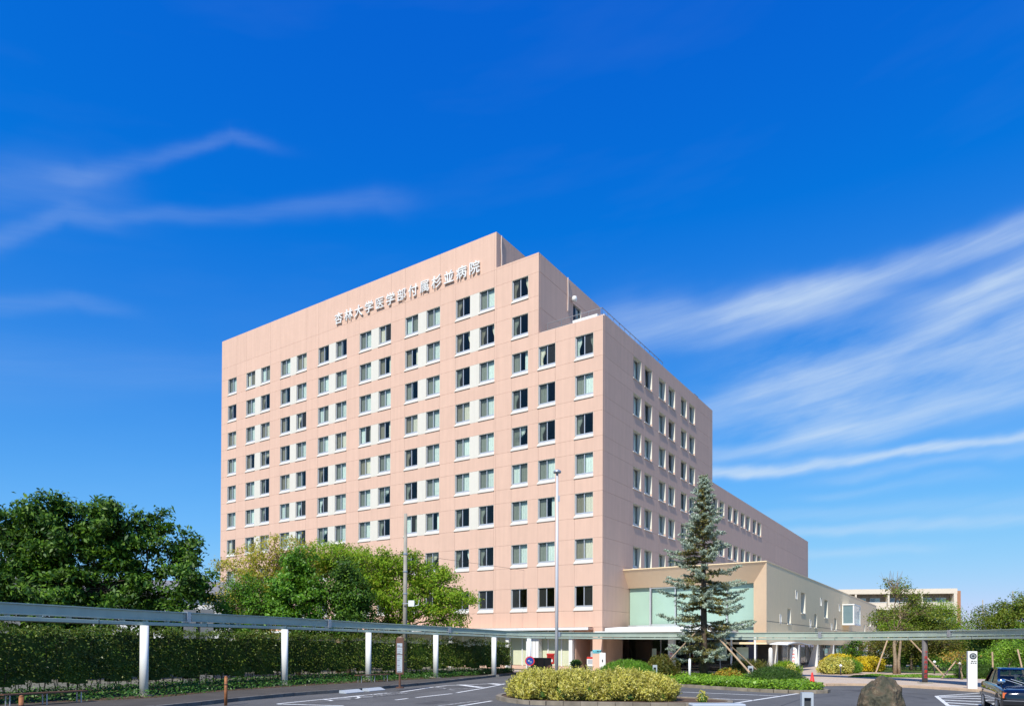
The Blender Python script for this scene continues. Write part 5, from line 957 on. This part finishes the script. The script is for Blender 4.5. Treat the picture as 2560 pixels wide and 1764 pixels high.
# ------------------------------------------------------------------ taxi
def car():
    fw = Vector((-.45,-.893,0)); t = thing('parked_car', 'black sedan with fender mirrors parked at the right picture edge', 'car', (17.0,23.2,0), math.atan2(fw.y, fw.x))
    st = [(-2.33,.70,.42,.80),(-2.25,.80,.28,.93),(-1.9,.845,.2,.97),(-1.35,.85,.19,.975),(-.5,.85,.19,.965),(.5,.85,.19,.955),(.95,.85,.19,.945),(1.5,.845,.2,.905),(2.05,.83,.24,.855),(2.25,.80,.30,.82),(2.33,.74,.40,.72)]
    m = MB(); sec = []
    for x, w, zb, zt in st:
        half = [(w*.90,zb),(w*.985,zb+.10),(w,zb+(zt-zb)*.45),(w*.995,zb+(zt-zb)*.72),(w*.965,zt-.05),(w*.88,zt),(w*.5,zt+.018),(0,zt+.025)]
        sec.append([(x,-y,z) for y, z in half]+[(x,y,z) for y, z in half[::-1][1:]])
    n = len(sec[0]); vs = [p for s_ in sec for p in s_]; fs = []
    for i in range(len(sec)-1):
        for k in range(n): fs.append((i*n+k, (i+1)*n+k, (i+1)*n+(k+1)%n, i*n+(k+1)%n))
    fs += [tuple(range(n)), tuple(range(len(sec)*n-1,(len(sec)-1)*n-1,-1))]
    m.add(vs, fs); b = m.build('body', M['carpaint'], t, True)
    B = [(.98,.74,.95),(-1.30,.76,.965)]; T = [(.22,.60,1.44),(-.95,.60,1.44)]
    c = {}
    for sgn in (-1,1): c[sgn] = [(.98,sgn*.73,.945),(.22,sgn*.60,1.445),(-.92,sgn*.60,1.445),(-1.42,sgn*.73,.965)]
    rf = MB(); rf.add([(.27,-.60,1.43),(.27,.60,1.43),(-.97,.60,1.43),(-.97,-.60,1.43),(.16,-.52,1.485),(.16,.52,1.485),(-.86,.52,1.485),(-.86,-.52,1.485)], [(0,1,5,4),(1,2,6,5),(2,3,7,6),(3,0,4,7),(4,5,6,7)]); rr = rf.build('roof', M['carpaint'], t, True); bevel(rr, .03, 2)
    wn_ = MB(); wn_.add([c[-1][0],c[1][0],c[1][1],c[-1][1]], [(0,1,2,3)]); wn_.build('windscreen', M['darkglass'], t)
    wn_ = MB(); wn_.add([c[-1][3],c[1][3],c[1][2],c[-1][2]], [(3,2,1,0)]); wn_.build('rear_window', M['darkglass'], t)
    pil = MB()
    for sgn in (-1,1):
        q = c[sgn]; pil.bar(q[0],q[1],.07,.05); pil.bar(q[2],q[3],.09,.06); pil.bar(q[1],q[2],.05,.05); pil.bar(q[0],q[3],.05,.04); pil.bar((-.30,sgn*.735,.95),(-.33,sgn*.60,1.44),.08,.04)
        for x0, x1, u0, u1 in ((.90,-.26,.18,-.29),(-.34,-1.30,-.37,-.88)):
            g = MB(); g.add([(x0,sgn*.728,.965),(x1,sgn*.728,.965),(u1,sgn*.603,1.43),(u0,sgn*.603,1.43)], [(0,1,2,3)]); g.build('side_window', M['darkglass'], t)
    pil.build('pillars', M['carpaint'], t)
    cab = MB(); cab.box(-1.2,.7,-.66,.66,.5,.9); cab.build('seats', M['black'], t)
    for sgn in (-1,1): MB().box(-.15,.0,sgn*.36-.22,sgn*.36+.22,.9,1.2).build('headrest', M['black'], t)
    for sgn in (-1,1):
        h = MB().box(2.20,2.30,sgn*.52-.17,sgn*.52+.14,.60,.765).build('headlight', M['lampglass'], t); bevel(h, .02); MB().box(2.17,2.285,sgn*.745-.065,sgn*.745+.055,.60,.765).build('indicator', M['amber'], t)
        fm = MB().lathe([(.02,-.11),(.075,-.09),(.09,0),(.075,.09),(.02,.11)], 12, sx=.7, sy=1.0).build('fender_mirror', M['chrome'], t, True, loc=(1.45,sgn*.72,1.08)); fm.rotation_euler = (math.pi/2,0,0); MB().tube([(1.45,sgn*.72,.90),(1.45,sgn*.72,1.03)], .02, 8).build('mirror_stalk', M['black'], t)
        for x in (1.42,-1.35):
            wh = MB().tube([(x,sgn*.66,.31),(x,sgn*.845,.31)], .31, 24).build('wheel', M['rubber'], t); MB().tube([(x,sgn*.84,.31),(x,sgn*.852,.31)], .19, 20).build('rim', M['galv'], wh)
            MB().tube([(x,sgn*.70,.34),(x,sgn*.848,.34)], .375, 24).build('wheel_arch', M['black'], t)
        MB().tube([(1.02,sgn*.1,.965),(.72,sgn*.1-.45,1.13)], .01, 6).build('wiper', M['alu'], t)
        MB().box(-.62,-.5,sgn*.845,sgn*.862,.78,.81).build('door_handle', M['chrome'], t); MB().box(.30,.42,sgn*.845,sgn*.862,.78,.81).build('door_handle', M['chrome'], t); MB().box(-2.1,2.1,sgn*.850-.005,sgn*.850+.012,.52,.56).build('trim_strip', M['chrome'], t)
    MB().box(2.20,2.31,-.34,.34,.60,.76).build('grille', M['chrome'], t); MB().box(2.10,2.44,-.82,.82,.40,.52).build('bumper', M['black'], t); MB().box(2.10,2.45,-.80,.80,.52,.545).build('bumper_trim', M['chrome'], t); MB().box(-2.45,-2.1,-.80,.80,.40,.54).build('bumper', M['black'], t); MB().box(2.44,2.46,-.165,.165,.36,.52).build('number_plate', M['white'], t)
    return t
car()
# parked bicycle behind the car
bi = thing('bicycle', 'parked bicycle half hidden behind the car roof', 'bicycle', (27.2,36.4,.06), R(20))
for x in (-.52,.52):
    w = MB(); pts = [(x+.33*math.cos(a),0,.33+.33*math.sin(a)) for a in np.linspace(0,2*math.pi,25)]; w.tube(pts, .02, 6, False); wo = w.build('wheel', M['rubber'], bi)
    s_ = MB(); [s_.tube([(x,0,.33),(x+.32*math.cos(a),0,.33+.32*math.sin(a))], .004, 4, False) for a in np.linspace(0,2*math.pi,13)[:-1]]; s_.build('spokes', M['galv'], wo)
m = MB(); [m.tube([a, b], .018, 6) for a, b in (((-.52,0,.33),(-.12,0,.33)),((-.12,0,.33),(-.22,0,.85)),((-.22,0,.78),(.38,0,.82)),((-.12,0,.33),(.38,0,.75)),((.36,0,.95),(.52,0,.33)),((-.52,0,.33),(-.2,0,.78)))]; m.build('frame', M['bluewhite'], bi)
b = MB().box(-.36,-.1,-.08,.08,.86,.92).build('saddle', M['black'], bi); bevel(b, .03); MB().tube([(.36,0,.95),(.34,0,1.05),(.34,-.28,1.1),(.2,-.3,1.08)], .014, 6).build('handlebar', M['chrome'], bi); MB().tube([(.34,0,1.05),(.34,.28,1.1),(.2,.3,1.08)], .014, 6).build('handlebar', M['chrome'], bi); MB().box(.42,.72,-.18,.18,.8,1.05).build('basket', M['white'], bi)
# stakes and crossed supports among the shrubs on the right
for k, (a, b, lb) in enumerate([((31.0,44.6,0),(31.0,44.7,1.85),'upright brown wooden stake beside the dark round bush'),((32.6,44.0,0),(33.3,45.6,2.0),'leaning wooden stake at the foot of the lime leaved tree'),((35.4,44.8,.9),(36.1,45.2,2.6),'left leg of the crossed pale stakes above the box hedge'),((36.6,44.8,.9),(36.0,45.2,2.6),'right leg of the crossed pale stakes above the box hedge'),((28.3,45.6,.1),(29.6,46.2,1.2),'short slanting stake just right of the grey walkway post')]):
    o = MB().tube([a, b], .05, 7).build('wooden_stake', M['stake'], None); tag(o, lb, 'stake', 'stakes among the shrubs')
t = thing('spotlight', 'small grey ground spotlight on the lawn edge', 'lamp', (32.2,44.3,.08)); MB().lathe([(.06,-.12),(.12,.0),(.13,.14)], 12, (0,0,.2)).build('head', M['galv'], t); MB().box(-.03,.03,-.03,.03,0,.12).build('foot', M['galv'], t)

# ------------------------------------------------------------------ distant buildings
ap = thing('apartment_block', 'far cream apartment block with balconies and a brown brick end wall', 'building', (64.0,142.5,0), R(-10)); W_ = 25.2
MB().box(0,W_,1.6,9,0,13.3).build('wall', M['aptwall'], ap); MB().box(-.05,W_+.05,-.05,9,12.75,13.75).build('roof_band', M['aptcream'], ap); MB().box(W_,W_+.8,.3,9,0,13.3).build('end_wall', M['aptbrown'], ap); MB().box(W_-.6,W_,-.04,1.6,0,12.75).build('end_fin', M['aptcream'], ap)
for fl_ in range(4):
    z = 9.9-3.15*fl_
    MB().box(-.02,W_-.6,-.03,1.6,z-.35,z+.02).build('floor_band', M['aptcream'], ap)
    for k in range(4):
        x0 = k*6.2; bp_ = MB().box(x0+.3,x0+5.95,.0,.06,z+.1,z+1.1).build('balcony_panel', M['balcony' if fl_ else 'aptcream'], ap); MB().box(x0+.25,x0+6.0,-.05,.1,z+1.1,z+1.18).build('rail', M['white'], bp_)
        MB().box(x0-.02,x0+.3,-.02,1.6,z+.02,z+2.8).build('pier', M['aptcream'], ap)
        for (a, b) in ((.9,2.5),(3.3,5.2)): w = MB().box(x0+a,x0+b,1.52,1.6,z+.15,z+2.1).build('window', M['white'], ap); MB().box(x0+a+.08,x0+(a+b)/2-.03,1.49,1.52,z+.23,z+2.02).build('pane', M['aptglass'], w); MB().box(x0+(a+b)/2+.03,x0+b-.08,1.49,1.52,z+.23,z+2.02).build('pane', M['balcony'], w)
def house(label, c, w, d, h, rz, wall, roof, pitch=1.6):
    t = thing('house', label, 'house', (*c,0), rz); MB().box(-w/2,w/2,-d/2,d/2,0,h).build('wall', M[wall], t); MB().extr([(-d/2-.5,h-.1),(d/2+.5,h-.1),(d/2+.5,h+.1),(0,h+pitch),(-d/2-.5,h+.1)], -w/2-.5, w/2+.5).build('roof', M[roof], t)
    for k in range(max(1, int(w/3))): x = -w/2+1.2+k*3; o = MB().box(x,x+1.4,-d/2-.05,-d/2,h*.55,h*.55+1.1).build('window', M['white'], t); MB().box(x+.1,x+1.3,-d/2-.08,-d/2-.05,h*.55+.1,h*.55+1.0).build('pane', M['aptglass'], o)
house('grey roofed house peeping out left of the big evergreen', (-45.5,58), 9, 8, 8.6, R(25), 'grey', 'roofgrey', .9)
house('white walled house seen through the evergreen leaves', (-33,66), 12, 8, 6.6, R(20), 'white', 'roofgrey')
house('small white flat house low between the trees at far right', (75.5,110), 10, 8, 4.2, R(-15), 'white', 'roofgrey', 1.2)
t = thing('gate_wall', 'grey panelled gate wall with a lamp, seen above the walkway roof at left', 'wall', (-17.6,38.8,0), R(30)); MB().box(-.72,-.12,-.12,.12,0,4.05).build('panel', M['grey'], t); MB().box(.12,.78,-.12,.12,0,4.1).build('panel', M['grey'], t); MB().box(-.12,.12,-.02,.1,0,3.95).build('recess', M['darkpanel'], t); MB().box(.0,.09,-.1,-.02,3.5,3.9).build('lamp', M['bluewhite'], t)
# poles far right
for k, (u, D, h, lb) in enumerate([(74.8,110,9.6,'thin pale utility pole far behind the right hand trees'),(79.6,110,11.0,'taller pale utility pole above the right edge trees')]):
    t = thing('utility_pole', lb, 'utility pole', (u,D,0)); MB().tube([(0,0,0),(0,0,h)], [.11,.08], 10).build('pole', M['concrete'], t, True); MB().box(-.4,.4,-.05,.05,h-1.0,h-.9).build('crossarm', M['galv'], t)
